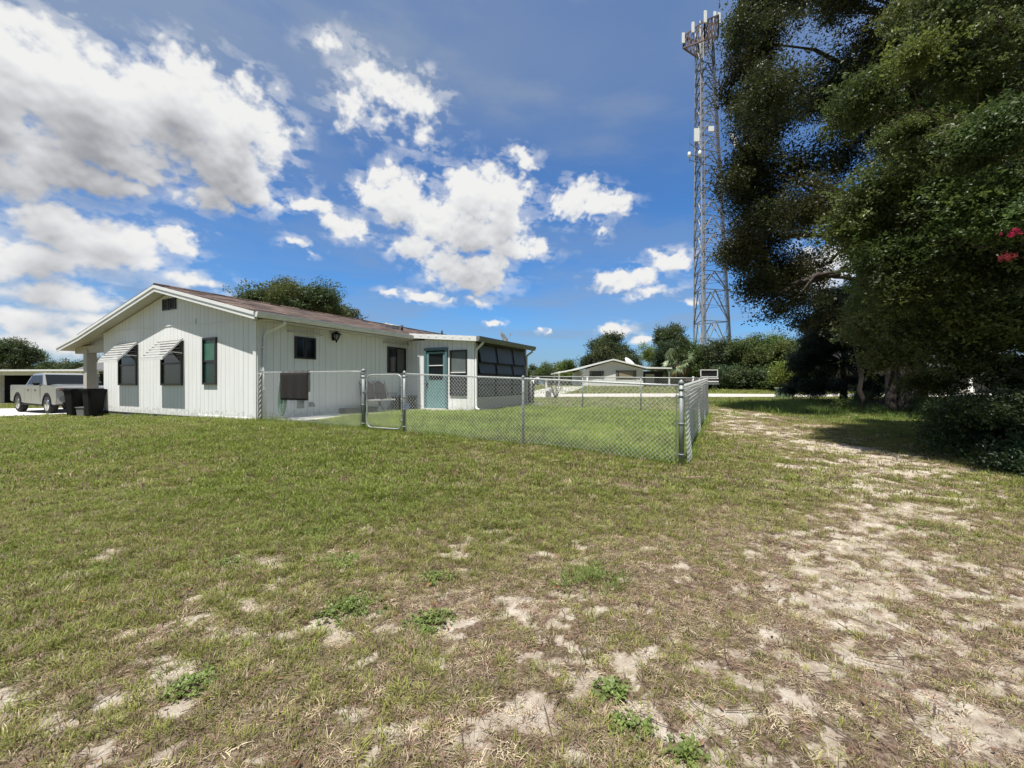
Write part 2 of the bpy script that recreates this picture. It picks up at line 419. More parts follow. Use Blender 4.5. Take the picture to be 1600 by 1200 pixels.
def lay(name, n, y0, y1, protos, size, dens, dryf, smin=.6, ext=1.32, maxtilt=.25):
    x, y = wedge(n, y0, y1, ext)
    keep = (RNG.random(n) < dens(x, y)) & ~blocked(x, y); x = x[keep]; y = y[keep]; n = len(x)
    z = gz(x, y) + sstep(30, 6, np.hypot(x, y - 3)) * (.035 * (fbm(x * 1.3, y * 1.3, 3, 71) - .5) + .03 * (fbm(x * 6, y * 6, 3, 75) - .5) - .008 * sand(x, y))
    rot = np.stack([RNG.normal(0, maxtilt * .5, n), RNG.normal(0, maxtilt * .5, n), RNG.random(n) * 6.283], 1)
    sc = size(x, y) * RNG.uniform(smin, 1.5, n)
    df = dryf(x, y) if callable(dryf) else dryf
    o = scatter(name, np.stack([x, y, z], 1), rot, sc, grass_tint(x, y, df), protos)
    tag(o, kind='stuff'); return o
def out_long(x, y):
    hx, hy = inyard(x, y)
    return (hx > 0.1) & (hx < 10.15) & (hy > .05) & (hy < 9.5)
dG = lambda x, y: np.clip((1 - .78 * sand(x, y)) ** 1.1 * (.33 + 1.1 * sstep(.05, .5, lush(x, y)) * sstep(.3, .62, fbm(x * 5, y * 5, 3, 81, .65) + .25 * (lush(x, y) - .4))), 0.01, 1) * ~out_long(x, y)
sz = lambda x, y: .65 + .5 * lush(x, y)
lay('grass', 95000, .9, 5.0, T_near, sz, dG, lambda x, y: .12 + .3 * (1 - lush(x, y)))
lay('grass', 95000, 4.6, 13, T_mid, lambda x, y: sz(x, y) * (1 + .04 * (y - 4)), dG, lambda x, y: .07 + .25 * (1 - lush(x, y)), .6)
lay('grass', 60000, 12.5, 31.2, T_far, lambda x, y: sz(x, y) * (.9 + .02 * (y - 12)), dG, .12)
lay('grass', 45000, 38.9, 75, T_far, lambda x, y: sz(x, y) * 1.9, lambda x, y: (x > -5) * 1.0, .08, ext=1.0)
dD = lambda x, y: np.clip(.95 - .62 * sand(x, y) - .45 * lush(x, y), 0.14, 1) * sstep(.2, .75, fbm(x * 5, y * 5, 3, 91, .6)) * ~out_long(x, y)
o = lay('dry_grass', 60000, .9, 6, T_dry, lambda x, y: .85 + 0 * x, dD, 1.0, .6, 1.32, .1)
o = lay('dry_grass', 26000, .9, 7, T_dryup, lambda x, y: .8 + 0 * x, dD, 1.0)
lay('dry_grass', 30000, 5.5, 14, T_dry, lambda x, y: 1.7 + 0 * x, dD, 1.0, .6, 1.32, .1)
# the uncut grass inside the wire fence
x, y = wedge(150000, 6, 21, 1.1); k = out_long(x, y) & ~blocked(x, y); x = x[k]; y = y[k]
k = RNG.random(len(x)) < .75 + .25 * fbm(x, y, 2, 5); x = x[k]; y = y[k]; n = len(x)
o = scatter('tall_grass', np.stack([x, y, gz(x, y) - .01], 1), np.stack([RNG.normal(0, .12, n), RNG.normal(0, .12, n), RNG.random(n) * 6.28], 1),
            RNG.uniform(.4, 1.2, n) * (.35 + 1.15 * fbm(x * 1.1, y * 1.1, 4, 15) ** 1.1), np.clip(np.array([[.19, .27, .042]]) * (.55 + .85 * fbm(x * .8 + 3, y * .8, 4, 19))[:, None] * RNG.uniform(.55, 1.45, (n, 1)) + np.array([[.12, .09, .03]]) * (RNG.random((n, 1)) < .25), 0, 1), T_long)
tag(o, kind='stuff')
# uncut tufts along the foot of the walls and under the wire
hx = np.concatenate([RNG.uniform(-8.7, .05, 420), RNG.uniform(0, 10.2, 750), RNG.uniform(10.1, 10.35, 500), RNG.uniform(3.02, 3.2, 200)])
hy = np.concatenate([-.04 - np.abs(RNG.normal(0, .05, 420)), RNG.normal(-.02, .06, 750), RNG.uniform(0, 9.5, 500), RNG.uniform(5.8, 9.9, 200)])
k = RNG.random(len(hx)) < sstep(.3, .6, fbm(hx * 1.6, hy * .6 + 4, 3, 23)); hx = hx[k]; hy = hy[k]; n = len(hx)
x = C0[0] + hx * D2[0] + hy * D1[0]; y = C0[1] + hx * D2[1] + hy * D1[1]
o = scatter('edge_grass', np.stack([x, y, gz(x, y) - .01], 1), np.stack([RNG.normal(0, .15, n), RNG.normal(0, .15, n), RNG.random(n) * 6.28], 1), RNG.uniform(.4, 1.3, n), np.clip(np.array([[.19, .26, .05]]) * RNG.uniform(.5, 1.4, (n, 1)), 0, 1), T_long)
tag(o, kind='stuff')
# weeds and longer grass under the trees on the right
x, y = wedge(60000, 8, 24, 1.35); k = (x > 7.5 + .12 * y + 1.6 * (fbm(y * .5, x * .5, 2, 4) - .5)) & (y > 9.2 + (x - 8) * .25) ; x = x[k]; y = y[k]
k = RNG.random(len(x)) < .16 + 1.0 * sstep(.42, .62, fbm(x * .7, y * .7, 3, 33)); x = x[k]; y = y[k]; n = len(x)
o = scatter('tall_weeds', np.stack([x, y, gz(x, y) - .01], 1), np.stack([RNG.normal(0, .15, n), RNG.normal(0, .15, n), RNG.random(n) * 6.28], 1),
            RNG.uniform(.4, 1.5, n) * (.8 + .8 * sstep(12, 17, y)), np.clip(np.array([[.12, .175, .036]]) * RNG.uniform(.6, 1.4, (n, 1)), 0, 1), T_long)
tag(o, kind='stuff')

# ---------------------------------------------------------------- broad-leaved weeds, each patch a plant
def weed(name, X, Y, r, label, n, seed, blades=False):
    rg = np.random.default_rng(seed); n = int(n * (.62 if not blades else .8)); rr = r * 1.3 * rg.random(n) ** .7; a = rg.random(n) * 6.283
    x = X + rr * np.cos(a) * 1.1; y = Y + rr * np.sin(a) * .9
    z = gz(x, y) + .004 + .022 * (1 - (rr / r) ** 2) * rg.random(n)
    t = np.array([[.19, .25, .07]]) * rg.uniform(.65, 1.35, (n, 1))
    o = scatter(name, np.stack([x, y, z], 1), np.stack([rg.normal(0, .45, n), rg.normal(0, .45, n), rg.random(n) * 6.28], 1), rg.uniform(.6, 1.5, n), t, W_BLADE if blades else W_LEAF)
    tag(o, label, 'weed', 'weed patches in the lawn'); return o
def leafv(L_, w, n=1, seed=0, spread=0, fold=.2):
    rg = random.Random(seed); vs = []; fs = []
    for i in range(n):
        a = rg.uniform(0, 6.283); t = rg.uniform(-.5, .6); s = rg.uniform(.6, 1.2); c = Vector((rg.uniform(-spread, spread), rg.uniform(-spread, spread), rg.uniform(-spread, spread) * .4))
        Mx = Matrix.Rotation(a, 3, 'Z') @ Matrix.Rotation(-t, 3, 'Y'); o = len(vs)
        for p in ((0, 0, 0), (.35, .5, fold), (.35, 0, 0), (.35, -.5, fold), (.8, .32, fold * .5), (.8, -.32, fold * .5), (1, 0, -.05)):
            q = Mx @ Vector((p[0] * L_ * s, p[1] * w * s, p[2] * w * s)) + c; vs.append(q)
        fs += [(o, o + 2, o + 1), (o, o + 3, o + 2), (o + 1, o + 2, o + 6, o + 4), (o + 2, o + 3, o + 5, o + 6)]
    return vs, fs
W_LEAF = [proto_mesh('weed_leaf', *leafv(.021, .015, 5, s, .012), M['leaf']) for s in range(4)]
W_BLADE = [tuft('weed_blade', 9, .10, .005, .03, 1.1, M['grass'], 70 + s) for s in range(3)]
for px_, py_, rpx, lb, n, bl in ((532, 880, 28, 'round green clover patch left of the middle of the lawn', 200, False), (545, 952, 42, 'wide low leafy weed patch beside a bare sandy spot', 240, False),
    (672, 972, 28, 'small round leafy weed at the centre of the lawn', 170, False), (922, 906, 44, 'spiky tuft of longer green grass blades in the lawn', 60, True), (957, 1084, 24, 'bright round leafy weed near the front of the lawn', 150, False),
    (490, 835, 26, 'faint small weed patch farthest back on the left lawn', 110, False), (310, 1075, 34, 'dark leafy weed clump at the left front of the lawn', 140, False), (985, 1142, 30, 'leafy weed among bare sand at the front edge', 120, False),
    (355, 880, 18, 'tiny weed beside the bare sand patch on the left', 60, False), (132, 905, 45, 'flat straggling weed near the left edge of the lawn', 130, False), (1068, 1185, 26, 'weed clump cut by the bottom edge of the picture', 100, False),
    (1480, 835, 50, 'sparse flat weeds on the bare sandy path', 120, False), (677, 905, 22, 'small dark weed above the central leafy weed', 70, False), (690, 785, 26, 'pale green weed patch farthest back in the middle lawn', 90, False)):
    X_, Y_ = gpx(px_, py_); weed('weed_patch', X_, Y_, rpx / F * Y_, lb, n, int(px_), bl)

# scattered brown leaves and twigs on the ground
x, y = wedge(3800, .9, 10, 1.3); n = len(x)
L_DRY = [proto_mesh('dry_leaf', *leafv(.035, .018, 1, s, 0, .4), M['dry']) for s in range(3)]
o = scatter('fallen_leaves', np.stack([x, y, gz(x, y) + .012], 1), np.stack([RNG.normal(0, .4, n), RNG.normal(0, .4, n), RNG.random(n) * 6.28], 1), RNG.uniform(.25, .9, n),
            np.where(RNG.random((n, 1)) < .12, np.array([[.30, .10, .05]]), np.array([[.20, .13, .085]])) * RNG.uniform(.5, 1.6, (n, 1)), L_DRY); tag(o, kind='stuff')
mb = MB(); rg = random.Random(3)
for i in range(150):
    X_, Y_ = gpx(rg.uniform(0, 1600), rg.uniform(850, 1190)); a = rg.uniform(0, 3.14); l = rg.uniform(.05, .22); pts = []
    for k in range(5):
        xx = X_ + math.cos(a) * l * k / 4 + rg.uniform(-.006, .006); yy = Y_ + math.sin(a) * l * k / 4 + rg.uniform(-.006, .006); pts.append((xx, yy, g1(xx, yy) + .012))
    mb.tube(pts, .0022, 4)
tag(mb.build('fallen_twigs', mat('twig', (.09, .06, .045), .9)), kind='stuff')

# ---------------------------------------------------------------- road, drives, slabs
def strip(name, pts, w, col, m_, lift=.012, n=60, kind='structure'):
    """a paved ribbon that follows the ground, pts = centre line, w = width"""
    P = [np.array(p, float) for p in pts]; seg = [np.hypot(*(P[i + 1] - P[i])) for i in range(len(P) - 1)]; T = sum(seg); vs = []
    for i in range(n + 1):
        d = T * i / n; k = 0
        while k < len(seg) - 1 and d > seg[k]: d -= seg[k]; k += 1
        a = P[k] + (P[k + 1] - P[k]) * d / seg[k]; t = (P[k + 1] - P[k]) / seg[k]; nn = np.array([-t[1], t[0]])
        ww = w if not hasattr(w, '__len__') else w[0] + (w[1] - w[0]) * i / n
        for j in range(5):
            q_ = a + nn * ww * (j / 4 - .5); vs.append((q_[0], q_[1], g1(*q_) + lift))
    fs = [(i * 5 + j, (i + 1) * 5 + j, (i + 1) * 5 + j + 1, i * 5 + j + 1) for i in range(n) for j in range(4)]
    o = MB().add(vs, fs).build(name, m_)
    o['kind'] = kind; return o
M['road'] = mat('pale_asphalt', (.46, .43, .38), .9, var=.12, scale=3, bump=.3, bscale=80)
M['concrete'] = mat('concrete', (.55, .53, .49), .85, var=.14, scale=4, bump=.2, bscale=80)
strip('road', [(-3, 34.9), (20, 34.9), (75, 34.4)], 6.8, None, M['road'], .07)
strip('driveway', [(2.2, 38.0), (5.4, 48), (7.6, 57), (8.6, 64)], 4.2, None, M['concrete'], .085)
strip('driveway', [(DRV[0], 21.2), (DRV[1], 21.2)], 6.6, None, M['concrete'], .06)
# ================================================================ the house
def siding(name, axis_i, col=(.84, .845, .83), pitch=.205, dirt=True):
    m, nt, N, L, b = nm(name)
    tc = N.new('ShaderNodeTexCoord'); sx = N.new('ShaderNodeSeparateXYZ'); L.new(tc.outputs['Object'], sx.inputs[0])
    def mt(op, a, c=None):
        x = N.new('ShaderNodeMath'); x.operation = op
        for i, s in enumerate((a, c)):
            if s is None: continue
            if isinstance(s, (int, float)): x.inputs[i].default_value = s
            else: L.new(s, x.inputs[i])
        return x.outputs[0]
    u = mt('FRACT', mt('DIVIDE', mt('ADD', sx.outputs[axis_i], 50), pitch))
    wn = N.new('ShaderNodeTexWhiteNoise'); wn.noise_dimensions = '1D'; L.new(mt('FLOOR', mt('DIVIDE', mt('ADD', sx.outputs[axis_i], 50), pitch)), wn.inputs['W'])
    gr = mt('MULTIPLY', mt('LESS_THAN', u, .055), mt('ADD', mt('MULTIPLY', wn.outputs[0], .8), .35))
    n = N.new('ShaderNodeTexNoise'); n.inputs['Scale'].default_value = 2.5; n.inputs['Detail'].default_value = 6
    mp = N.new('ShaderNodeMapping'); mp.inputs['Scale'].default_value = (3, 3, .35); L.new(tc.outputs['Object'], mp.inputs[0]); L.new(mp.outputs[0], n.inputs['Vector'])
    r = N.new('ShaderNodeValToRGB'); L.new(n.outputs[0], r.inputs[0]); r.color_ramp.elements[0].position = .25; r.color_ramp.elements[1].position = .65
    r.color_ramp.elements[0].color = (*[c * .92 for c in col], 1); r.color_ramp.elements[1].color = (*col, 1)
    # splash dirt near the ground, an uneven stained band
    zf = N.new('ShaderNodeMapRange'); L.new(sx.outputs[2], zf.inputs[0]); zf.inputs[1].default_value = 0.02; zf.inputs[2].default_value = .55; zf.inputs[3].default_value = 1; zf.inputs[4].default_value = 0
    n2 = N.new('ShaderNodeTexNoise'); n2.inputs['Scale'].default_value = 9; n2.inputs['Detail'].default_value = 8; L.new(tc.outputs['Object'], n2.inputs['Vector'])
    th = mt('MULTIPLY', mt('GREATER_THAN', mt('MULTIPLY', n2.outputs[0], mt('ADD', zf.outputs[0], .25)), .53), .30 if dirt else 0)
    mx = N.new('ShaderNodeMix'); mx.data_type = 'RGBA'; L.new(th, mx.inputs[0]); L.new(r.outputs[0], mx.inputs[6]); mx.inputs[7].default_value = (.30, .28, .24, 1)
    m2 = N.new('ShaderNodeMix'); m2.data_type = 'RGBA'; L.new(mt('MULTIPLY', gr, .62), m2.inputs[0]); L.new(mx.outputs[2], m2.inputs[6]); m2.inputs[7].default_value = (.16, .16, .155, 1)
    L.new(m2.outputs[2], b.inputs['Base Color']); b.inputs['Roughness'].default_value = .55; b.inputs['Specular IOR Level'].default_value = .3
    bp = N.new('ShaderNodeBump'); bp.inputs['Strength'].default_value = .8; bp.inputs['Distance'].default_value = .01
    n3 = N.new('ShaderNodeTexNoise'); n3.inputs['Scale'].default_value = 25; n3.inputs['Detail'].default_value = 5
    mp3 = N.new('ShaderNodeMapping'); mp3.inputs['Scale'].default_value = (3, 3, .2); L.new(tc.outputs['Object'], mp3.inputs[0]); L.new(mp3.outputs[0], n3.inputs['Vector'])
    L.new(mt('ADD', mt('MULTIPLY', gr, -1), mt('MULTIPLY', n3.outputs[0], .35)), bp.inputs['Height']); L.new(bp.outputs[0], b.inputs['Normal'])
    return m
def shingle(name):
    m, nt, N, L, b = nm(name)
    tc = N.new('ShaderNodeTexCoord'); sx = N.new('ShaderNodeSeparateXYZ'); L.new(tc.outputs['Object'], sx.inputs[0]); cx = N.new('ShaderNodeCombineXYZ'); L.new(sx.outputs[1], cx.inputs[0]); L.new(sx.outputs[0], cx.inputs[1])
    br = N.new('ShaderNodeTexBrick'); L.new(cx.outputs[0], br.inputs['Vector']); br.offset = .37; br.offset_frequency = 2
    br.inputs['Scale'].default_value = 1; br.inputs['Brick Width'].default_value = .40; br.inputs['Row Height'].default_value = .19; br.inputs['Mortar Size'].default_value = .006
    br.inputs['Color1'].default_value = (.012, .009, .009, 1); br.inputs['Color2'].default_value = (.175, .125, .102, 1); br.inputs['Mortar'].default_value = (.03, .02, .02, 1); br.inputs['Bias'].default_value = 0
    n = N.new('ShaderNodeTexNoise'); n.inputs['Scale'].default_value = 60; n.inputs['Detail'].default_value = 3; L.new(tc.outputs['Object'], n.inputs['Vector'])
    mx = N.new('ShaderNodeMix'); mx.data_type = 'RGBA'; mx.blend_type = 'OVERLAY'; mx.inputs[0].default_value = .6; L.new(br.outputs[0], mx.inputs[6]); L.new(n.outputs[0], mx.inputs[7])
    L.new(mx.outputs[2], b.inputs['Base Color']); b.inputs['Roughness'].default_value = .95; b.inputs['Specular IOR Level'].default_value = .2
    bp = N.new('ShaderNodeBump'); bp.inputs['Strength'].default_value = 1; bp.inputs['Distance'].default_value = .012; L.new(br.outputs[0], bp.inputs['Height']); L.new(bp.outputs[0], b.inputs['Normal'])
    return m
M['sidX'] = siding('white_siding_gable', 0); M['sidY'] = siding('white_siding_long', 1)
M['white'] = mat('white_trim', (.78, .78, .76), .45, var=.05, scale=3, bump=.05, bscale=20)
M['whitemetal'] = mat('white_metal', (.74, .74, .72), .35, var=.08, scale=5)
M['soffit'] = mat('soffit', (.55, .53, .49), .7, var=.06, scale=3)
M['shingle'] = shingle('brown_shingle')
M['darkfelt'] = mat('dark_roof_edge', (.025, .025, .03), .7)
M['bronze'] = mat('dark_bronze_frame', (.022, .02, .018), .4, var=.2)
M['glass'] = glass_mat('dark_glass')
M['blind'] = mat('blind_behind_glass', (.085, .085, .078), .25, var=.2, scale=4, stretch=(1, 1, 8))
M['film'] = mat('green_film_glass', (.05, .15, .10), .25, var=.2, scale=3, spec=.25)
M['filmdark'] = mat('dark_green_glass', (.015, .045, .034), .2, var=.2, scale=3, spec=.3)
M['teal'] = mat('teal_door_paint', (.13, .245, .245), .5, var=.1, scale=5, bump=.05, bscale=30)
M['tealdark'] = mat('teal_frame_paint', (.10, .17, .19), .5, var=.1, scale=5)
M['screen'] = mat('dark_insect_screen', (.05, .055, .06), .55, var=.15, scale=3)
M['black'] = mat('black_plastic', (.006, .006, .0065), .65, spec=.25, var=.25, scale=6)
M['galv'] = mat('galvanised_steel', (.24, .265, .26), .55, metal=.35, var=.22, scale=14, bump=.1)
M['galvwire'] = mat('galvanised_wire', (.60, .62, .61), .5, metal=.15, var=.12, scale=30)
M['grayalu'] = mat('grey_gutter', (.20, .21, .20), .5, var=.1, scale=4)
M['beige'] = mat('beige_paint', (.50, .46, .40), .6, var=.06)
M['found'] = mat('foundation', (.22, .20, .17), .9, var=.25, bump=.4)

house = empty('house', (C0[0], C0[1], HZ), YAW, 'white single-storey house with vertical siding, brown shingle roof and an enclosed side porch', 'house')
RX, RZ = -4.38, 3.89                                   # ridge
def rtop(x):
    if x > RX: return RZ - (x - RX) * .240
    if x > -9.69: return RZ - (RX - x) * .228
    return RZ - 5.31 * .228 - (-9.69 - x) * .180
TH = .17
WX = -8.75; HL = 14.1
# gable wall
def wallmat(mb, pts, a, b_, ax): mb.prism(pts, a, b_, ax)
mb = MB(); mb.prism([(WX, .0), (0, .0), (0, rtop(0) - TH), (RX, RZ - TH), (WX, rtop(WX) - TH)], 0, .12, 'Y'); mb.build('wall', M['sidX'], house)['label'] = 'white grooved gable wall'
mb = MB(); mb.box((-.06, .12 + (HL - .12) / 2, 1.33), (.12, HL - .12, 2.66)); mb.build('wall', M['sidY'], house)['label'] = 'white grooved long wall in shade'
mb = MB(); mb.box((WX + .06, .12 + (HL - .12) / 2, 1.33), (.12, HL - .12, 2.66)); mb.prism([(WX, 0), (0, 0), (0, rtop(0) - TH), (RX, RZ - TH), (WX, rtop(WX) - TH)], HL, HL + .12, 'Y'); mb.build('wall', M['sidY'], house)
mb = MB(); mb.box((WX / 2, HL / 2, -.27), (-WX - .06, HL - .06, .54)); mb.build('foundation', M['found'], house)
mb = MB(); mb.box((-1.35, -.008, -.10), (2.74, .03, .30)); mb.build('skirt_board', M['sidX'], house)
# trim: horizontal flashing joint, corner boards
mb = MB()
za = G(163, 527)[1]; zb = G(314, 503)[1]
mb.box(((WX - 2.9) / 2, -.008, zb), (-WX - 2.9, .02, .035)); mb.box((-2.9 / 2 - .02, -.008, zb - .06), (2.8, .02, .03)); mb.box((-2.88, -.012, zb + .03), (.05, .03, .16)); mb.build('flashing', M['white'], house)
mb = MB(); mb.box((-.055, -.02, 1.28), (.13, .045, 2.56)); mb.box((.012, .05, 1.28), (.035, .12, 2.56)); mb.build('corner_board', M['white'], house)
# roof: two shingled slabs
OV, GO, EAV = .325, .35, .45
def slope(mb, xa, za_, xb, zb_, y0, y1, th):
    mb.prism([(xa, za_), (xb, zb_), (xb, zb_ - th), (xa, za_ - th)], y0, y1, 'Y')
roof = MB(); slope(roof, RX + .004, RZ + .02, EAV + .03, rtop(EAV + .03) + .02, -GO - .02, HL + .3, .03); ro = roof.build('roof', M['shingle'], house)
mb = MB(); slope(mb, -9.75, rtop(-9.75) + .03, RX - .004, RZ + .03, -GO - .03, HL + .3, .04); mb.build('roof', M['shingle'], house)
mb = MB(); mb.prism([(-11.6, rtop(-11.6) + .01), (-9.70, rtop(-9.7) + .012), (-9.70, rtop(-9.7) - .03), (-11.6, rtop(-11.6) - .03)], -GO - .02, 6, 'Y'); mb.build('porch_roof', M['whitemetal'], house)
mb = MB(); mb.tube([(RX, -GO - .03, RZ + .02), (RX, HL + .3, RZ + .02)], .045, 6); mb.build('ridge_cap', M['shingle'], house)
# soffit body
mb = MB()
prof = [(EAV, rtop(EAV) - .008), (RX, RZ - .008), (-9.69, rtop(-9.69) - .008), (-11.6, rtop(-11.6) - .035), (-11.6, rtop(-11.6) - TH + .03), (-9.69, rtop(-9.69) - TH + .03), (RX, RZ - TH + .03), (EAV, rtop(EAV) - TH + .03)]
# a thin sheathing under the shingles
mb.prism(prof[:1] + prof[1:3] + [(-9.69, rtop(-9.69) - TH + .03), (RX, RZ - TH + .03), (EAV, rtop(EAV) - TH + .03)], -GO + .02, HL + .25, 'Y')
mb.prism([(-9.69, rtop(-9.69) - .035), (-11.58, rtop(-11.58) - .035), (-11.58, rtop(-11.58) - TH + .03), (-9.69, rtop(-9.69) - TH + .03)][::-1], -GO + .02, 5.9, 'Y')
mb.build('soffit', M['soffit'], house)
# rake boards (two steps) and gutter
mb = MB()
for (dz0, dz1, o_) in ((0.0, -.19, 0), (-.0, -.085, .022)):
    for (xa, xb) in ((RX, EAV + .02), (-9.69, RX), (-11.6, -9.69)):
        p = [(xa, rtop(xa) + dz0 - (.002 if o_ else 0)), (xb, rtop(xb) + dz0 - (.002 if o_ else 0)), (xb, rtop(xb) + dz1), (xa, rtop(xa) + dz1)]
        mb.prism(p, -GO - .022 - o_, -GO + (.0 if not o_ else -.024), 'Y')
mb.build('rake_board', M['white'], house)
gz_ = rtop(EAV)
mb = MB()
gp = [(EAV, gz_ - .01), (EAV + .12, gz_ - .01), (EAV + .12, gz_ - .05), (EAV + .085, gz_ - .135), (EAV, gz_ - .135)]
mb.prism(gp, -GO, SRY0 - .28, 'Y'); mb.build('gutter', M['whitemetal'], house)
mb = MB(); mb.prism([(EAV + .10, gz_ - .002), (EAV + .122, gz_ - .002), (EAV + .122, gz_ - .03), (EAV + .10, gz_ - .03)], -GO - .002, SRY0 - .28, 'Y'); mb.build('gutter_lip', M['white'], house)
# horizontal eave soffit board and frieze
mb = MB(); mb.box((EAV / 2 + .0, (SRY0 - .3) / 2, rtop(EAV) - TH + .01), (EAV - .01, SRY0 - .1, .02)); mb.build('eave_soffit', M['soffit'], house)
# downspout at the near corner
dzz = gz_ - .1
mb = MB(); mb.tube([(EAV + .05, .42, dzz), (EAV + .03, .42, dzz - .12), (.22, .3, dzz - .26), (.1, .2, dzz - .32), (.075, .15, dzz - .45), (.075, .13, 1.2), (.075, .13, .1)], .04, 8)
ds = mb.build('downspout', M['whitemetal'], house)
for zz in (1.9, .8): mb = MB(); mb.box((.075, .13, zz), (.1, .1, .03)); mb.build('strap', M['white'], ds)
# porch post and beam on the left
mb = MB(); px0 = -10.3
mb.box((px0, .15, 1.05), (.28, .28, 2.3)); mb.build('porch_post', M['beige'], house)
mb = MB(); mb.box(((-11.3 + WX) / 2, .15, 2.22), (11.3 + WX, .2, .26)); mb.build('porch_beam', M['beige'], house)
mb = MB(); mb.box(((-11.5 + WX) / 2, 3, -.12), (2.7, 6, .12)); mb.build('porch_floor', M['concrete'], house)

# ---- windows
def window_y(xa, xb, z0, z1, kind, nm_='window', label=None, plane=0.0, sgn=-1):
    """a window set in a wall that faces -Y of the house frame"""
    c = (xa + xb) / 2; w = abs(xb - xa); h = z1 - z0; y = plane
    mb = MB(); f = .055
    for (cx, cz, sx, sz_) in ((c - w / 2 + f / 2, (z0 + z1) / 2, f, h), (c + w / 2 - f / 2, (z0 + z1) / 2, f, h), (c, z0 + f / 2, w - 2 * f, f), (c, z1 - f / 2, w - 2 * f, f)):
        mb.box((cx, y - .02, cz), (sx, .07, sz_))
    mb.box((c, y - .012, (z0 + z1) / 2), (w - 2 * f, .05, .05))
    win = mb.build(nm_, M['bronze'], house)
    if label: win['label'] = label
    hz = (z0 + z1) / 2
    mt_, mb_ = (M['film'], M['filmdark']) if kind == 'film' else (M['glass'], M['blind'])
    p = MB(); p.box((c, y - .006, (hz + .025 + z1 - f) / 2), (w - 2 * f, .014, z1 - f - hz - .025)); p.build('pane', mt_, win)
    p = MB(); p.box((c, y - .004, (hz - .025 + z0 + f) / 2), (w - 2 * f, .014, hz - .025 - z0 - f)); p.build('pane', mb_, win)
    return win
wz0, wz1 = 1.0, 2.02
x1a = G(187, 600)[0]; x1b = G(215, 600)[0]; x2a = G(253.5, 600)[0]; x2b = G(286, 600)[0]; x3a = G(318.5, 600)[0]; x3b = G(339.5, 600)[0]
sill = (G(270, 600.5)[1] + G(201, 603.5)[1]) / 2; top3 = G(329, 527.5)[1]; sill3 = G(329, 601)[1]
window_y(x1a, x1b, sill, top3 - .02, 'b', label='left gable window under an awning'); window_y(x2a, x2b, sill, top3 - .02, 'b', label='middle gable window under an awning'); window_y(x3a, x3b, sill3, top3, 'film', label='right gable window with green panes and no awning')
M['awn'] = mat('weathered_awning', (.36, .36, .345), .55, var=.15, scale=4)
for (xa, xb) in ((x1a, x1b), (x2a, x2b)):
    w = xb - xa + .12; c = (xa + xb) / 2; zt = top3 + .06; dp = .50; dr = .60
    mb = MB(); n = 7
    for i in range(n):
        t = (i + .5) / n; yy = -.03 - dp * t; zz = zt - dr * t; ang = math.atan2(dr, dp)
        mb.box((c, yy, zz), (w, math.hypot(dp, dr) / n * .92, .012), rot=Matrix.Rotation(ang - .22, 3, 'X'))
    aw = mb.build('awning', M['awn'], house)
    mb = MB()
    for s in (-1, 1):
        mb.bar((c + s * (w / 2 - .01), -.03, zt - .02), (c + s * (w / 2 - .01), -.03 - dp, zt - dr - .02), .02, .04)
    mb.box((c, -.03 - dp, zt - dr - .03), (w, .02, .07)); mb.build('awning_frame', M['whitemetal'], aw)
    mb = MB()
    for s in (-1, 1): mb = MB(); mb.bar((c + s * (w / 2 - .02), -.04, zt - dr * .75), (c + s * (w / 2 - .02), -.03 - dp * .75, zt - dr * .72), .018); mb.build('brace', M['whitemetal'], aw)
# gable vent: two louvred panels
for (a, b_) in ((255.5, 264.3), (266.8, 275.5)):
    xa = G(a, 475)[0]; xb = G(b_, 475)[0]; zt = G(265, 467.5)[1]; zb_ = G(265, 483.5)[1]; c = (xa + xb) / 2; w = abs(xb - xa)
    mb = MB(); mb.box((c, -.006, (zt + zb_) / 2), (w, .02, zt - zb_)); v_ = mb.build('gable_vent', M['darkfelt'], house)
    mb = MB()
    for s in (-1, 1): mb.box((c + s * w / 2, -.015, (zt + zb_) / 2), (.03, .04, zt - zb_ + .04))
    mb.box((c, -.015, zt), (w, .036, .03)); mb.box((c, -.015, zb_), (w, .036, .03))
    for i in range(7): mb.box((c, -.02, zb_ + (i + .5) * (zt - zb_) / 7), (w - .04, .022, .006), rot=Matrix.Rotation(.6, 3, 'X'))
    mb.build('louvre', M['bronze'], v_)

# ---- long wall: windows, lamp, pipes
def window_x(ya, yb, z0, z1, plane=0.0, lintel=True, label=None):
    c = (ya + yb) / 2; w = abs(yb - ya); h = z1 - z0; f = .05; x = plane
    mb = MB()
    for (cy, cz, sy, sz_) in ((c - w / 2 + f / 2, (z0 + z1) / 2, f, h), (c + w / 2 - f / 2, (z0 + z1) / 2, f, h), (c, z0 + f / 2, w - 2 * f, f), (c, z1 - f / 2, w - 2 * f, f)):
        mb.box((x + .02, cy, cz), (.07, sy, sz_))
    mb.box((x + .014, c, (z0 + z1) / 2), (.06, .05, h - 2 * f))
    win = mb.build('window', M['bronze'], house)
    if label: win['label'] = label
    p = MB(); p.box((x + .006, c - w / 4, (z0 + z1) / 2), (.014, w / 2 - f - .03, h - 2 * f)); p.build('pane', M['glass'], win)
    p = MB(); p.box((x + .004, c + w / 4, (z0 + z1) / 2), (.014, w / 2 - f - .03, h - 2 * f)); p.build('pane', M['glass'] if label and 'small' in label else M['blind'], win)
    if lintel:
        p = MB(); p.box((x + .05, c, z1 + .11), (.1, w + .45, .035)); p.build('drip_cap', M['soffit'], win)
ya, zt = Wl(460, 525.5); yb, _ = Wl(492, 525); zb_ = Wl(476, 561)[1]; zt = Wl(476, 527)[1]
window_x(ya, yb, zb_, zt, label='small dark slider window in the long wall')
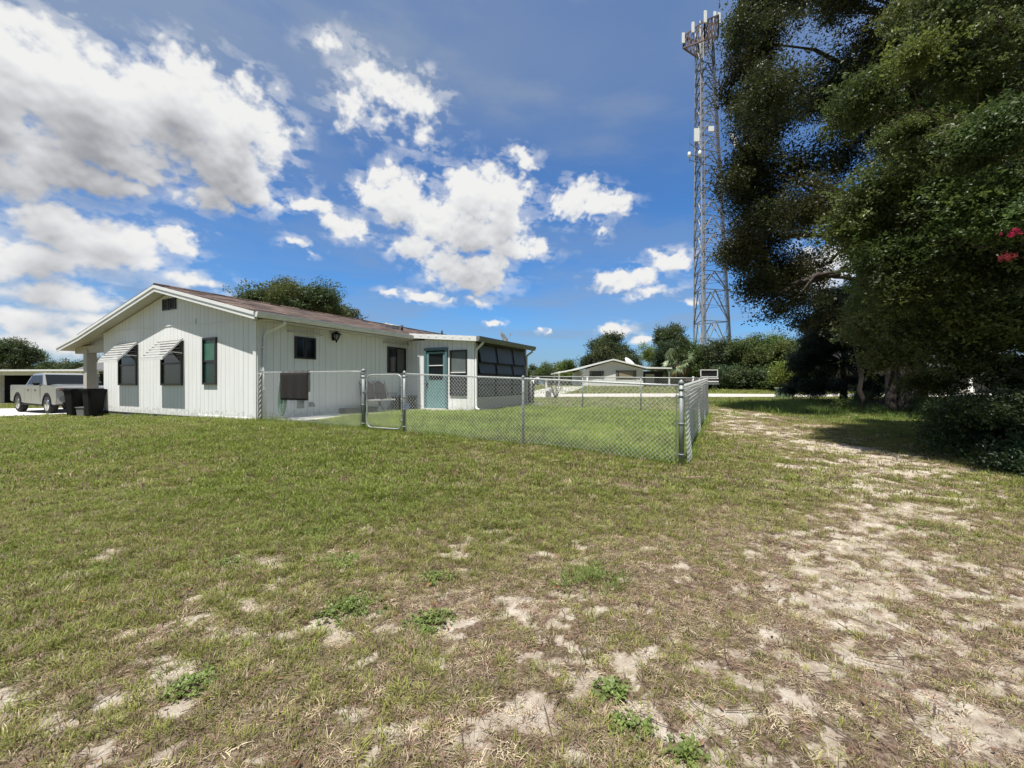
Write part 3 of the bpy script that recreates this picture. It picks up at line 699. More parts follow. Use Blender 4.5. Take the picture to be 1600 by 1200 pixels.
ya = Wl(605, 560)[0]; yb = Wl(633, 560)[0]; zt = Wl(619, 543)[1]; zb_ = Wl(619, 583)[1]
window_x(ya, yb, zb_, zt, label='taller slider window beside the porch wall')
ly, lz = Wl(520, 526)
lamp = MB(); lamp.box((.03, ly, lz - .02), (.05, .09, .2)); lamp.bar((.05, ly, lz - .06), (.13, ly, lz - .12), .025); lamp = lamp.build('wall_lamp', M['black'], house)
mb = MB(); mb.lathe((.16, ly, lz), [(.02, .15), (.05, .13), (.15, .075), (.15, .06), (.11, .055)], 6); mb.lathe((.16, ly, lz), [(.055, -.1), (.03, -.13), (.015, -.19)], 6)
for k in range(6):
    a = k * math.pi / 3; mb.bar((.16 + .11 * math.cos(a), ly + .11 * math.sin(a), lz + .06), (.16 + .055 * math.cos(a), ly + .055 * math.sin(a), lz - .1), .014)
mb.build('lantern_cage', M['black'], lamp)
mb = MB(); mb.lathe((.16, ly, lz), [(.05, -.1), (.1, .055)], 6); mb.build('lantern_glass', mat('lantern_glass', (.28, .28, .27), .2), lamp)
oy, oz = Wl(485, 632)
mb = MB(); mb.box((.03, oy, oz), (.06, .12, .14)); mb.box((.1, oy, oz - .02), (.08, .1, .09)); mb.build('outlet_cover', M['grayalu'], house)
oy, oz = Wl(469, 632)
mb = MB(); mb.box((.02, oy, oz), (.04, .2, .22)); mb.build('crawl_vent', M['grayalu'], house)
# roof vents
def roofpt(px, x):
    r = (px - 800) / F; P = C0 + x * D2; t = (r * P[1] - P[0]) / (D1[0] - r * D1[1]); return t
yy = roofpt(613, -1.9); mb = MB(); mb.box((-1.9, yy, rtop(-1.9) + .08), (.42, .4, .14), rot=Matrix.Rotation(.23, 3, 'Y')); mb.box((-1.9, yy, rtop(-1.9) + .17), (.5, .5, .03), rot=Matrix.Rotation(.23, 3, 'Y')); mb.build('roof_vent', M['soffit'], house)
for px_, x_, h in ((628, -1.6, .24), (690.5, -2.6, .3), (604, -2.3, .2)):
    yy = roofpt(px_, x_); mb = MB(); mb.tube([(x_, yy, rtop(x_) - .02), (x_, yy, rtop(x_) + h)], .05, 8); mb.build('vent_pipe', M['darkfelt'] if px_ > 610 else M['galv'], house)

# ---- enclosed porch (sun room)
def srz(x): return 2.79 - (x - .45) * .085             # top of its flat roof (yard frame z)
za = S(650, 524.5)[1]; zb_ = 0
mb = MB()
dx0, dz1 = S(664, 546); dx1, _ = S(700, 546); dz0 = .06
wx0 = S(703.5, 546)[0]; wx1 = S(730, 546)[0]; wzt = S(716, 547)[1]; wzb = S(716, 618.5)[1]
# side wall with real openings for the door and the tall window
y0, y1 = SRY0, SRY0 + .1
mb.box((dx0 / 2, (y0 + y1) / 2, 1.28), (dx0, .1, 2.58)); mb.box(((dx0 + SRX) / 2, (y0 + y1) / 2, (dz1 + 2.42) / 2), (SRX - dx0, .1, 2.42 - dz1))
mb.prism([(dx0, 2.42), (SRX, 2.42), (SRX, srz(SRX) - .14), (dx0, srz(dx0) - .14)], y0, y1, 'Y')
mb.box(((dx1 + wx0) / 2, (y0 + y1) / 2, dz1 / 2), (wx0 - dx1, .1, dz1)); mb.box(((wx1 + SRX) / 2, (y0 + y1) / 2, dz1 / 2), (SRX - wx1, .1, dz1)); mb.box(((wx0 + wx1) / 2, (y0 + y1) / 2, wzb / 2), (wx1 - wx0, .1, wzb))
mb.box(((wx0 + wx1) / 2, (y0 + y1) / 2, (wzt + dz1) / 2), (wx1 - wx0, .1, max(.02, dz1 - wzt)))
mb.build('wall', M['sidX'], house)['label'] = 'sunlit side wall of the enclosed porch'
# door
c = (dx0 + dx1) / 2; w = dx1 - dx0
mb = MB(); f = .09
mb.box((dx0 + f / 2, y0 - .0, dz1 / 2 + .03), (f, .14, dz1)); mb.box((dx1 - f / 2, y0 - .0, dz1 / 2 + .03), (f, .14, dz1)); mb.box((c, y0, dz1 - .01), (w - 2 * f, .14, .1)); frm = mb.build('door_frame', M['tealdark'], house)
iw = w - 2 * f; gz0 = S(683, 594)[1]; gz1 = dz1 - .17; st = .11
mb = MB(); mb.box((c, y0 - .01, (dz0 + gz0) / 2), (iw, .045, gz0 - dz0)); mb.box((c - iw / 2 + st / 2, y0 - .01, (gz0 + gz1) / 2), (st, .045, gz1 - gz0)); mb.box((c + iw / 2 - st / 2, y0 - .01, (gz0 + gz1) / 2), (st, .045, gz1 - gz0)); mb.box((c, y0 - .01, gz1 + .03), (iw, .045, .06))
door = mb.build('door', M['teal'], house, bevel=.004); door['label'] = 'teal half-glazed porch door'
mb = MB(); mb.box((c, y0 + .005, (gz0 + gz1) / 2), (iw - 2 * st, .012, gz1 - gz0)); mb.build('pane', M['glass'], door)
mb = MB(); mb.box((c, y0 - .015, (gz0 + gz1) / 2 + .05), (iw - 2 * st, .03, .03)); mb.build('glazing_bar', M['white'], door)
mb = MB(); mb.lathe((c - iw / 2 + .05, y0 - .085, .98), [(.012, 0), (.035, .01), (.04, .03), (.02, .055)], 10, 'Y'); mb.box((c - iw / 2 + .05, y0 - .05, .92), (.04, .04, .2)); mb.build('door_handle', M['bronze'], door)
mb = MB(); mb.box((c, y0 - .04, .03), (w, .2, .05)); mb.build('threshold', M['soffit'], house)
# tall window
cw = (wx0 + wx1) / 2; ww = wx1 - wx0; f = .045; mid = S(716, 582)[1]
mb = MB()
for (cx, cz, sx, sz_) in ((wx0 + f / 2, (wzb + wzt) / 2, f, wzt - wzb), (wx1 - f / 2, (wzb + wzt) / 2, f, wzt - wzb), (cw, wzb + f / 2, ww - 2 * f, f), (cw, wzt - f / 2, ww - 2 * f, f)): mb.box((cx, y0, cz), (sx, .08, sz_))
win = mb.build('window', M['bronze'], house); win['label'] = 'tall screened window beside the teal door'
mb = MB(); mb.box((cw, y0 + .012, (mid + wzt) / 2), (ww - 2 * f, .012, wzt - mid - f)); mb.build('pane', mat('pale_blind_glass', (.13, .15, .15), .3), win)
mb = MB(); mb.box((cw, y0 + .01, (mid + wzb) / 2), (ww - 2 * f, .012, mid - wzb - f)); mb.build('pane', M['screen'], win)
mb = MB(); mb.box((cw, y0 - .02, mid), (ww - 2 * f, .04, .035)); mb.build('transom_bar', M['white'], win)
# front (shaded) face: knee wall, posts, awning windows
mb = MB(); kz = Fr(783, 619)[1]
mb.box((SRX - .05, (SRY0 + .1 + SRY1) / 2, kz / 2), (.1, SRY1 - SRY0 - .1, kz)); mb.build('knee_wall', M['beige'], house)
mb = MB(); mb.box((SRX - .05, SRY0 + .16, (kz + 2.4) / 2), (.1, .12, 2.4 - kz)); mb.build('porch_post', M['beige'], house); mb = MB(); mb.box((SRX - .05, SRY1 - .06, (kz + 2.4) / 2), (.1, .12, 2.4 - kz)); mb.build('porch_post', M['beige'], house)
mb = MB(); mb.box((SRX - .05, (SRY0 + SRY1) / 2 + .05, 2.41), (.1, SRY1 - SRY0 - .1, .13)); mb.build('header', M['bronze'], house)
mb = MB(); mb.box((1.5, SRY1 + .05, 1.25), (3.0, .1, 2.5)); mb.build('wall', M['sidX'], house)
mb = MB(); mb.box((1.5, (SRY0 + SRY1) / 2, -.08), (2.98, SRY1 - SRY0, .2)); mb.build('porch_floor', M['concrete'], house)
ys = [SRY0 + .22, 0, 0, SRY1 - .12]; ys[1] = Fr(774, 580)[0]; ys[2] = Fr(799.5, 580)[0]
rows = [kz, Fr(760, 602)[1], Fr(760, 585)[1], Fr(760, 567.5)[1], 2.345]
for i in range(3):
    a, b_ = ys[i], ys[i + 1]
    fr = MB(); f = .05
    for (cy, sy) in ((a + f / 2, f), (b_ - f / 2, f)): fr.box((SRX - .03, cy, (kz + 2.345) / 2), (.08, sy, 2.345 - kz))
    for z in rows[1:-1]: fr.box((SRX - .03, (a + b_) / 2, z), (.07, b_ - a - 2 * f, .045))
    fo = fr.build('awning_window', M['bronze'], house)
    for j in range(4):
        z0, z1 = rows[j] + .02, rows[j + 1] - .02; tilt = .17 if j >= 2 else .03
        hh = z1 - z0; cy = (a + b_) / 2; p = MB()
        rot = Matrix.Rotation(-tilt, 3, 'Y'); top = Vector((SRX + .0, cy, z1)); cpos = top + rot @ Vector((0, 0, -hh / 2))
        wq = b_ - a - 2 * f - .02
        p.box(cpos, (.012, wq, hh), rot=rot); pn = p.build('pane', mat('porch_pane', (.105, .112, .12), .4, spec=.3, var=.15, scale=2) if (i + j) == 0 else bpy.data.materials['porch_pane'], fo)
        p = MB()
        for s in (-1, 1): p.box(cpos + rot @ Vector((.008, s * wq / 2, 0)), (.02, .03, hh), rot=rot)
        p.box(cpos + rot @ Vector((.008, 0, -hh / 2)), (.02, wq, .03), rot=rot); p.build('pane_frame', M['bronze'], fo)
# interior darkness: inner blinds wall
mb = MB(); mb.box((1.9, (SRY0 + SRY1) / 2, 1.2), (.03, 2.2, 1.9)); mb.build('inner_partition', M['beige'], house)
# porch roof with fascia
mb = MB(); mb.prism([(.35, srz(.35)), (SRX + .22, srz(SRX + .22)), (SRX + .22, srz(SRX + .22) - .12), (.35, srz(.35) - .12)], SRY0 - .2, SRY1 + .3, 'Y'); mb.build('porch_roof', M['whitemetal'], house)
mb = MB(); mb.prism([(.30, srz(.3) + .02), (SRX + .24, srz(SRX + .24) + .02), (SRX + .24, srz(SRX + .24) - .15), (.30, srz(.3) - .15)], SRY0 - .235, SRY0 - .203, 'Y')
for i in range(8): xx = .5 + i * .35; mb.box((xx, SRY0 - .24, srz(xx) - .045), (.05, .012, .05))
mb.build('porch_fascia', M['white'], house)
mb = MB(); zf = srz(SRX + .24); mb.prism([(SRX + .225, zf + .02), (SRX + .36, zf + .02), (SRX + .36, zf - .06), (SRX + .31, zf - .15), (SRX + .225, zf - .15)], SRY0 - .235, SRY1 + .32, 'Y'); mb.build('gutter', M['grayalu'], house)
mb = MB(); mb.tube([(SRX + .28, SRY0 + .12, zf - .13), (SRX + .27, SRY0 + .12, zf - .2), (SRX + .12, SRY0 + .05, zf - .36), (SRX + .06, SRY0 + .03, zf - .44), (SRX + .055, SRY0 + .03, .2), (SRX + .1, SRY0 - .01, .08), (SRX + .25, SRY0 - .06, .05)], .045, 8); mb.build('downspout', M['whitemetal'], house)
mb = MB(); mb.tube([(SRX + .28, SRY1 + .1, zf - .13), (SRX + .27, SRY1 + .1, zf - .22), (SRX + .12, SRY1 + .03, zf - .34), (SRX + .055, SRY1 - .0, zf - .42), (SRX + .055, SRY1, .1)], .045, 8); mb.build('downspout', M['whitemetal'], house)
# satellite dish on the porch roof
t = roofpt(808, 2.2)
dish = MB(); dish.lathe((0, 0, 0), [(.02, .06), (.15, .045), (.28, .0), (.285, .01), (.15, .06), (.02, .075)], 20, 'Y'); yy = 9.0
dx_, dy_ = 2.35, 9.2
dob = dish.build('satellite_dish', M['grayalu'], None); dob.location = (*yard(dx_, dy_), HZ + srz(dx_) + .30); dob.rotation_euler = (-.5, 0, 1.15)
tag(dob, 'small grey satellite dish on the flat roof of the enclosed porch', 'dish')
mb = MB(); mb.tube([(0, .06, 0), (0, .14, -.1), (0, .1, -.32)], .018, 6); mb.build('mast', M['galv'], dob)
mb = MB(); mb.tube([(0, 0, -.24), (0, -.3, -.06)], .012, 5); mb.box((0, -.3, -.03), (.06, .06, .08)); mb.build('feed_arm', M['galv'], dob)

# concrete walk beside the long wall
mb = MB(); mb.box((.62, 3.05, -.08), (1.2, 5.38, .17)); mb.box((1.72, 5.44, -.082), (1.0, .62, .17)); 
wk = mb.build('concrete_walk', M['concrete'], None, bevel=.01); wk.location = (C0[0], C0[1], HZ); wk.rotation_euler = (0, 0, YAW); wk['kind'] = 'structure'
# ================================================================ chain-link fence
def wpt(x, y, z=0): p = yard(x, y); return Vector((p[0], p[1], z))
def gy_(x, y): return g1(*yard(x, y))
def FX(px): r = (px - 800) / F; return (r * C0[1] - C0[0]) / (D2[0] - r * D2[1])    # yard x of a photo column on the front fence line
def FZ(px, py): x = FX(px); return CAMZ + (600 - py) / F * yard(x, 0)[1]
def wires(mb, a, b, za, zb, ztf, zbf, p=.036, r=.0027, bulge=None):
    """woven zig-zag wires between a and b; ztf / zbf give top and bottom height along t=0..1"""
    a = np.array(a, float); b = np.array(b, float); L_ = np.hypot(*(b - a)); t = (b - a) / L_; nrm = np.array([-t[1], t[0]]); n = int(L_ / p)
    for k in range(0, n):
        zt = ztf((k + .5) / n); zbm = zbf((k + .5) / n); m_ = int((zt - zbm) / p); pts = []
        s0 = k * p
        for j in range(m_ + 1):
            s = s0 + (p if (j + k) % 2 else 0); z = zt - j * p
            off = .003 * (1 if (j % 2) else -1)
            if bulge: off += bulge(s / L_, (zt - z) / (zt - zbm))
            q = a + t * min(s, L_) + nrm * off; pts.append((q[0], q[1], z))
        if len(pts) > 1:
            mb.tube(pts, r, 3, cap=False)
            # twisted ends stand a little above the rail
            q = pts[0]; mb.tube([q, (q[0] + t[0] * .012, q[1] + t[1] * .012, q[2] + .022)], r, 3, cap=False)
def post(mb, x, y, ztop, r, cap=True):
    p = wpt(x, y); z0 = gy_(x, y) - .05
    mb.tube([(p.x, p.y, z0), (p.x, p.y, ztop)], r, 12)
    if cap: mb.lathe((p.x, p.y, ztop), [(r * 1.12, -.03), (r * 1.15, .0), (r * .95, .02), (r * .5, .04), (.002, .047)], 12)
    else: mb.lathe((p.x, p.y, ztop), [(r * 1.2, -.02), (r * 1.2, .02), (.01, .035)], 10)
def bands(mb, x, y, r, zs, d=None):
    p = wpt(x, y)
    for z in zs:
        mb.lathe((p.x, p.y, z), [(r * 1.06, -.012), (r * 1.22, -.010), (r * 1.22, .010), (r * 1.06, .012)], 12)
        if d is not None: mb.bar((p.x, p.y, z), (p.x + d[0] * (r + .05), p.y + d[1] * (r + .05), z), .022, .02)
xg0, xg1 = FX(568), FX(632); xlp = FX(817.5); xc = FX(1064.5); YL = 9.5
rail_px = [(404, 582.0), (440, 581.5), (560, 580.2), (640, 584.5), (817, 591.5), (1056, 602.5)]
def railz(x):
    xs = [FX(p[0]) for p in rail_px]; zs = [FZ(*p) for p in rail_px]; return float(np.interp(x, xs, zs))
fence = empty('chain_link_fence', wpt(xc, 0, gy_(xc, 0)), 0, 'long galvanised chain link fence round the side yard', 'fence')
def fpart(mb, name, m_, bevel=0, parent=None):
    o = mb.build(name, m_, None, bevel)
    if parent is None:
        o.parent = fence; o.location = -fence.location
    return o
def pm(x, y, zt, r, cap, bnd=(), d=None, label=None):
    mb = MB(); post(mb, x, y, zt, r, cap); bands(mb, x, y, r, bnd, d); o = fpart(mb, 'post', M['galv'])
    if label: o['label'] = label
zc = railz(xc) + .045; g_c = gy_(xc, 0)
pm(xc, 0, zc, .036, True, [g_c + .16, g_c + .62, zc - .1, zc - .2], -D2, 'thick domed corner post nearest the viewer')
zgp = FZ(568, 577) - .03; pm(xg0, 0, zgp, .042, True, [gy_(xg0, 0) + .14, gy_(xg0, 0) + .55, zgp - .06, zgp - .14], -D2)
zgp2 = FZ(632, 581) - .02; pm(xg1, 0, zgp2, .036, True, [gy_(xg1, 0) + .14, gy_(xg1, 0) + .5, zgp2 - .08, zgp2 - .5], D2)
pm(.18, 0, railz(.18) + .02, .03, False); pm(xlp, 0, railz(xlp) + .02, .024, False, [gy_(xlp, 0) + .4, railz(xlp) - .25])
zr2 = lambda y: float(np.interp(y, [0, YL], [railz(xc) - .005, CAMZ + (600 - 591) / F * yard(xc, YL)[1]]))
pm(xc, YL, zr2(YL) + .03, .036, True)
for y in (2.4, 4.75, 7.1): pm(xc, y, zr2(y) + .01, .024, False)
XB = [xc - 2.25, xc - 4.5, xc - 6.75]
zr3 = lambda x: float(np.interp(x, [3.1, xc], [CAMZ + (600 - 588.0) / F * yard(3.1, YL)[1], zr2(YL)]))
for x in XB: pm(x, YL, zr3(x) + .01, .024, False)
# rails
def rail(pts, r=.0165):
    mb = MB(); mb.tube(pts, r, 8); fpart(mb, 'top_rail', M_R)
M_R = mat('pale_galvanised_rail', (.36, .38, .37), .5, metal=.3, var=.15)
rail([wpt(x, 0, railz(x)) for x in np.linspace(.18, xg0 - .03, 8)]); rail([wpt(x, 0, railz(x)) for x in np.linspace(xg1 + .02, xc, 14)])
rail([wpt(xc, y, zr2(y)) for y in np.linspace(0, YL, 8)]); rail([wpt(x, YL, zr3(x)) for x in np.linspace(3.05, xc, 8)])
def panel(xa, ya, xb, yb, zf, p=.036, r=.0027, bulge=None, lift=.03, name='wire_mesh'):
    mb = MB(); a = yard(xa, ya); b_ = yard(xb, yb)
    zb_ = lambda t: gy_(xa + (xb - xa) * t, ya + (yb - ya) * t) + lift
    wires(mb, a, b_, 0, 0, lambda t: zf(xa + (xb - xa) * t, ya + (yb - ya) * t) + .005, zb_, p, r, bulge)
    return fpart(mb, name, M['galvwire'])
off = -.03
panel(.2, off, xg0 - .05, off, lambda x, y: railz(x)); panel(xg1 + .05, off, xc - .05, off, lambda x, y: railz(x))
o_ = panel(xc + .03, .06, xc + .03, YL, lambda x, y: zr2(y), .036, .0023, lambda t, h: -.03 * max(0, math.sin(t * 9.5 * 1.7 + 1)) * h - .05 * h * h * max(0, math.sin(t * 21 + .6)), .02)
panel(xc, YL, 3.1, YL, lambda x, y: zr3(x), .045, .0022)
# tension bars
for (x, s) in ((xc - .06, 0), (xg0 - .06, 0), (xg1 + .06, 0), (.22, 0)):
    mb = MB(); p = wpt(x, off); mb.bar((p.x, p.y, gy_(x, 0) + .05), (p.x, p.y, railz(x) - .02), .016, .006); fpart(mb, 'tension_bar', M['galv'])
mb = MB(); p = wpt(xc + .03, .08); mb.bar((p.x, p.y, g_c + .06), (p.x, p.y, zc - .1), .016, .006); fpart(mb, 'tension_bar', M['galv'])
# gate
gate = empty('gate', wpt(xg1 - .05, 0, gy_(xg1, 0)), 0, 'galvanised chain link gate with rounded corners between two posts', 'gate')
xa, xb = FX(573.5), FX(627.5); za0 = FZ(600, 669); za1 = FZ(600, 585.5); rr = .12
cs = []
for (cx, cz, a0) in ((xb - rr, za1 - rr, 0), (xa + rr, za1 - rr, 90), (xa + rr, za0 + rr, 180), (xb - rr, za0 + rr, 270)):
    for k in range(5):
        a = R(a0 + k * 22.5); cs.append(wpt(cx + rr * math.cos(a), .0, cz + rr * math.sin(a)))
def gpart(mb, name, m_): o = mb.build(name, m_, gate); o.location = -gate.location; return o
mb = MB(); mb.tube(cs, .017, 8, ring=True); gpart(mb, 'gate_frame', M_R)
mb = MB(); wires(mb, yard(xa + .02, off + .02), yard(xb - .02, off + .02), 0, 0, lambda t: za1 - .01, lambda t: za0 + .02); gpart(mb, 'wire_mesh', M['galvwire'])
for z in (za0 + .18, (za0 + za1) / 2 + .05):
    mb = MB(); p = wpt(xb, 0); mb.bar((p.x, p.y, z), wpt(xg1, 0, z), .03, .05); mb.lathe((p.x, p.y, z), [(.024, -.02), (.026, 0), (.024, .02)], 10); gpart(mb, 'hinge', M['galv'])
mb = MB(); z = (za0 + za1) / 2 + .2; mb.bar(wpt(xg0, -.03, z), wpt(xa + .04, -.03, z), .03, .02); mb.bar(wpt(xa + .02, -.04, z - .06), wpt(xa + .02, -.04, z + .05), .02); gpart(mb, 'latch', M['galv'])
for z in (za0 + .3, (za0 + za1) / 2, za1 - .25):
    for x in (xa, xb):
        mb = MB(); p = wpt(x, 0); mb.lathe((p.x, p.y, z), [(.022, -.012), (.026, 0), (.022, .012)], 10); gpart(mb, 'frame_band', M['galv'])

# ---- things hanging on the fence
M['rug'] = mat('dark_brown_rug', (.017, .013, .012), .95, var=.35, scale=30, bump=.5, bscale=120)
ra, rb = FX(440.5), FX(483.5); zr = railz((ra + rb) / 2); nn = 14; mb = MB(); vs = []; m_ = 12
for i in range(nn + 1):
    x = ra + (rb - ra) * i / nn
    for j in range(m_ * 2 + 1):
        s = j - m_
        dz = abs(s) / m_ * (.70 if s <= 0 else .5); y_ = -.028 - .012 * math.sin(i * 1.3) * dz * 2 if s < 0 else (.028 if s > 0 else 0)
        if abs(s) == 0: z = zr + .027
        else: z = zr + .02 - dz
        vs.append(wpt(x + .006 * math.sin(s * .9 + i), y_ - (.02 if s < 0 else 0), z + .004 * math.sin(i * 1.9)))
w_ = 2 * m_ + 1
mb.s = True; mb.add(vs, [(i * w_ + j, (i + 1) * w_ + j, (i + 1) * w_ + j + 1, i * w_ + j + 1) for i in range(nn) for j in range(2 * m_)])
rug = mb.build('hanging_rug', M['rug']); sm = rug.modifiers.new('t', 'SOLIDIFY'); sm.thickness = .014
tag(rug, 'dark brown rug hung over the top rail of the chain link fence', 'rug')
M['hose'] = mat('green_hose', (.02, .17, .07), .4, var=.3)
mb = MB(); rg = random.Random(5); xh = FX(438); zt = railz(xh) - .12
for k in range(9):
    pts = []; w = rg.uniform(.08, .2); h = rg.uniform(.75, 1.0); ox = rg.uniform(-.05, .06)
    zb_ = max(zt - h, gy_(xh, 0) + .03)
    for i in range(17):
        a = i / 16 * 2 * math.pi; pts.append(wpt(xh + ox + w * math.sin(a) * (.35 + .65 * (1 - math.cos(a)) / 2), .04 + .012 * k * .5, zt + (zb_ - zt) * (1 - math.cos(a)) / 2 + rg.uniform(-.01, .01)))
    mb.tube(pts, .011, 5)
pts = [wpt(xh + .16 + i * .06, -.05 - .03 * math.sin(i), gy_(xh + .16 + i * .06, -.05) + .02) for i in range(9)]; mb.tube(pts, .009, 5)
tag(mb.build('garden_hose', M['hose']), 'green garden hose coiled on the fence beside the brown rug', 'hose')
M['rope'] = mat('white_rope', (.5, .48, .44), .9)
mb = MB(); xr = FX(409.5); z0 = gy_(xr, 0) + .1
for s in (0, math.pi): mb.tube([wpt(xr + .022 * math.sin(i * .8 + s), -.05 + .022 * math.cos(i * .8 + s), railz(xr) - .02 - (railz(xr) - z0) * i / 36) for i in range(37)], .016, 6)
tag(mb.build('twisted_strap', M['rope']), 'pale twisted strap hanging on the fence end by the house corner', 'strap')

# ---- furniture on the walk
M['pinkfab'] = mat('faded_pink_fabric', (.16, .095, .10), .9, var=.12, scale=20)
M['seatw'] = mat('pale_cushion', (.6, .58, .54), .8)
def chair(x, y, rz, label, fabric):
    r_ = empty('folding_chair', wpt(x, y, HZ + .005), YAW + rz, label, 'chair', 'folding chairs on the walk')
    mb = MB(); rot = Matrix.Rotation(-.25, 3, 'X')
    vs = []
    for i in range(7):
        for j in range(7):
            u = i / 6 - .5; v = j / 6; hh = .62 * v * (1 - .25 * (2 * u) ** 2 * (v > .9)); vs.append((u * .40, .2 + .22 * v + .03 * math.cos(u * 3), .42 + hh))
    mb.s = True; mb.add(vs, [(i * 7 + j, i * 7 + j + 1, (i + 1) * 7 + j + 1, (i + 1) * 7 + j) for i in range(6) for j in range(6)]); mb.s = False
    o = mb.build('backrest', fabric, r_); o.modifiers.new('t', 'SOLIDIFY').thickness = .012
    mb = MB(); mb.box((0, 0, .41), (.46, .44, .05)); mb.build('seat', M['seatw'], r_, bevel=.015)
    for s in (-1, 1):
        mb = MB(); mb.tube([(s * .25, .3, .0), (s * .25, .0, .3), (s * .25, -.22, .58)], .012, 6); mb.build('leg', M['black'], r_)
        mb = MB(); mb.tube([(s * .25, -.3, .0), (s * .25, .0, .3), (s * .25, .22, .5), (s * .25, .44, 1.05)], .012, 6); mb.build('leg', M['black'], r_)
        mb = MB(); mb.box((s * .27, .02, .62), (.045, .46, .03)); mb.build('armrest', M['black'], r_, bevel=.008)
    return r_
cx1 = on_plane(583, 600, 'x', .55)[0]; cx2 = on_plane(605, 600, 'x', .6)[0]
chair(.5, cx1, 1.2, 'folding chair with a tall faded pink back on the concrete walk', M['pinkfab'])
chair(.55, cx2, 1.4, 'folding chair with black arms and white seat, farther along the walk', M['pinkfab'])
# dark bench box + planters against the wall
yb0 = on_plane(612, 600, 'x', .35)[0]
bx = empty('storage_bench', wpt(.34, 5.2, HZ + .005), YAW, 'low dark storage bench against the wall behind the gate', 'bench')
mb = MB(); mb.box((0, 0, .24), (.5, .8, .44)); mb.build('bench_body', M['black'], bx, bevel=.01)
mb = MB(); mb.box((0, 0, .485), (.55, .85, .05)); mb.build('bench_lid', M['black'], bx, bevel=.01)
for s in (-1, 1): mb = MB(); mb.box((.26, s * .3, .3), (.03, .05, .1)); mb.build('clasp', M['grayalu'], bx)
cb = MB(); cb.lathe((0, 0, 0), [(.10, 0), (.12, .2), (.13, .22), (.13, .24)], 14); o = cb.build('blue_bucket', mat('blue_plastic', (.03, .09, .25), .4)); o.location = wpt(.85, 4.7, HZ + .006)
tag(o, 'small blue bucket standing on the walk before the dark bench', 'bucket')
mb = MB(); mb.tube([(.12 * math.cos(a), 0, .22 + .1 * math.sin(a)) for a in np.linspace(0, math.pi, 9)], .004, 5); mb.build('handle', M['galv'], o)
pa, pb = Wl(530, 645)[0], Wl(575, 645)[0]
pl = MB(); L_ = 1.35; pl.box((0, 0, .09), (.24, L_, .02)); pl.box((-.12, 0, .09), (.02, L_, .18)); pl.box((.12, 0, .09), (.02, L_, .18)); pl.box((0, -L_ / 2, .09), (.24, .02, .18)); pl.box((0, L_ / 2, .09), (.24, .02, .18))
o = pl.build('planter_box', M['black']); o.location = wpt(.22, (pa + pb) / 2, HZ + .005); o.rotation_euler = (0, 0, YAW); tag(o, 'long low black planter box at the foot of the long wall', 'planter')
mb = MB(); mb.box((0, 0, .135), (.21, L_ - .03, .06)); mb.build('soil', mat('potting_soil', (.03, .022, .016), .95, bump=1), o)
mb = MB(); mb.box((0, 0, .02), (.06, 1.7, .04)); mb.box((.15, .1, .02), (.05, 1.5, .03)); o = mb.build('white_board', M['white']); o.location = wpt(.5, 1.3, HZ + .006); o.rotation_euler = (0, 0, YAW + .15); tag(o, 'white boards lying on the ground behind the hose', 'board')
# bins beside the gable wall
def bin_(px, w, h, Y, label, rz):
    X_ = (px - 800) / F * Y; z = g1(X_, Y); b_ = empty('trash_bin', (X_, Y, z), rz, label, 'trash bin', 'black wheeled trash bins')
    mb = MB(); vs = []; lv = [(0.04, .36, .40), (.1, .40, .44), (h * .85, .52, .56), (h * .88, .56, .60), (h * .92, .56, .60)]
    for z_, a, c in lv:
        k = w / .6; a *= k; c *= k; q = .05
        for sx, sy in ((-1, -1), (1, -1), (1, 1), (-1, 1)):
            e = ((a / 2 - q, c / 2), (a / 2, c / 2 - q)); e = e if sx * sy > 0 else e[::-1]
            if sx * sy < 0: vs += [(sx * e[0][0], sy * e[0][1], z_), (sx * e[1][0], sy * e[1][1], z_)]
            else: vs += [(sx * e[0][0], sy * e[0][1], z_), (sx * e[1][0], sy * e[1][1], z_)]
    n = 8; fs = []
    # order points around by angle
    ring = sorted(range(8), key=lambda i: math.atan2(vs[i][1], vs[i][0])); vs = [vs[l * 8 + i] for l in range(len(lv)) for i in ring]
    for l in range(len(lv) - 1):
        for k2 in range(8): fs.append((l * 8 + k2, l * 8 + (k2 + 1) % 8, (l + 1) * 8 + (k2 + 1) % 8, (l + 1) * 8 + k2))
    fs += [tuple(range(8))[::-1], tuple(range((len(lv) - 1) * 8, len(lv) * 8))]
    mb.s = False; mb.add(vs, fs); mb.build('bin_body', M['black'], b_, bevel=.008)
    mb = MB(); k = w / .6; mb.box((0, -.01, h * .945), (.6 * k, .66 * k, .05)); mb.box((0, .0, h * .975), (.5 * k, .52 * k, .03)); mb.build('bin_lid', M['black'], b_, bevel=.015)
    mb = MB(); mb.tube([(-.2, .34 * k, h * .9), (.2, .34 * k, h * .9)], .016, 6); mb.bar((-.2, .26 * k, h * .9), (-.2, .35 * k, h * .9), .03); mb.bar((.2, .26 * k, h * .9), (.2, .35 * k, h * .9), .03); mb.build('handle', M['black'], b_)
    for s in (-1, 1): mb = MB(); mb.lathe((s * .24 * k - .03, .18 * k, .12), [(.11, 0), (.12, .01), (.12, .05), (.11, .06)], 16, 'X'); mb.build('wheel', M['black'], b_)
bin_(146.5, .52, 1.0, 14.6, 'near black trash bin against the white gable wall', -.35)
bin_(118, .52, 1.04, 15.6, 'black trash bin farther from the wall, nearest the pickup truck', -.2)
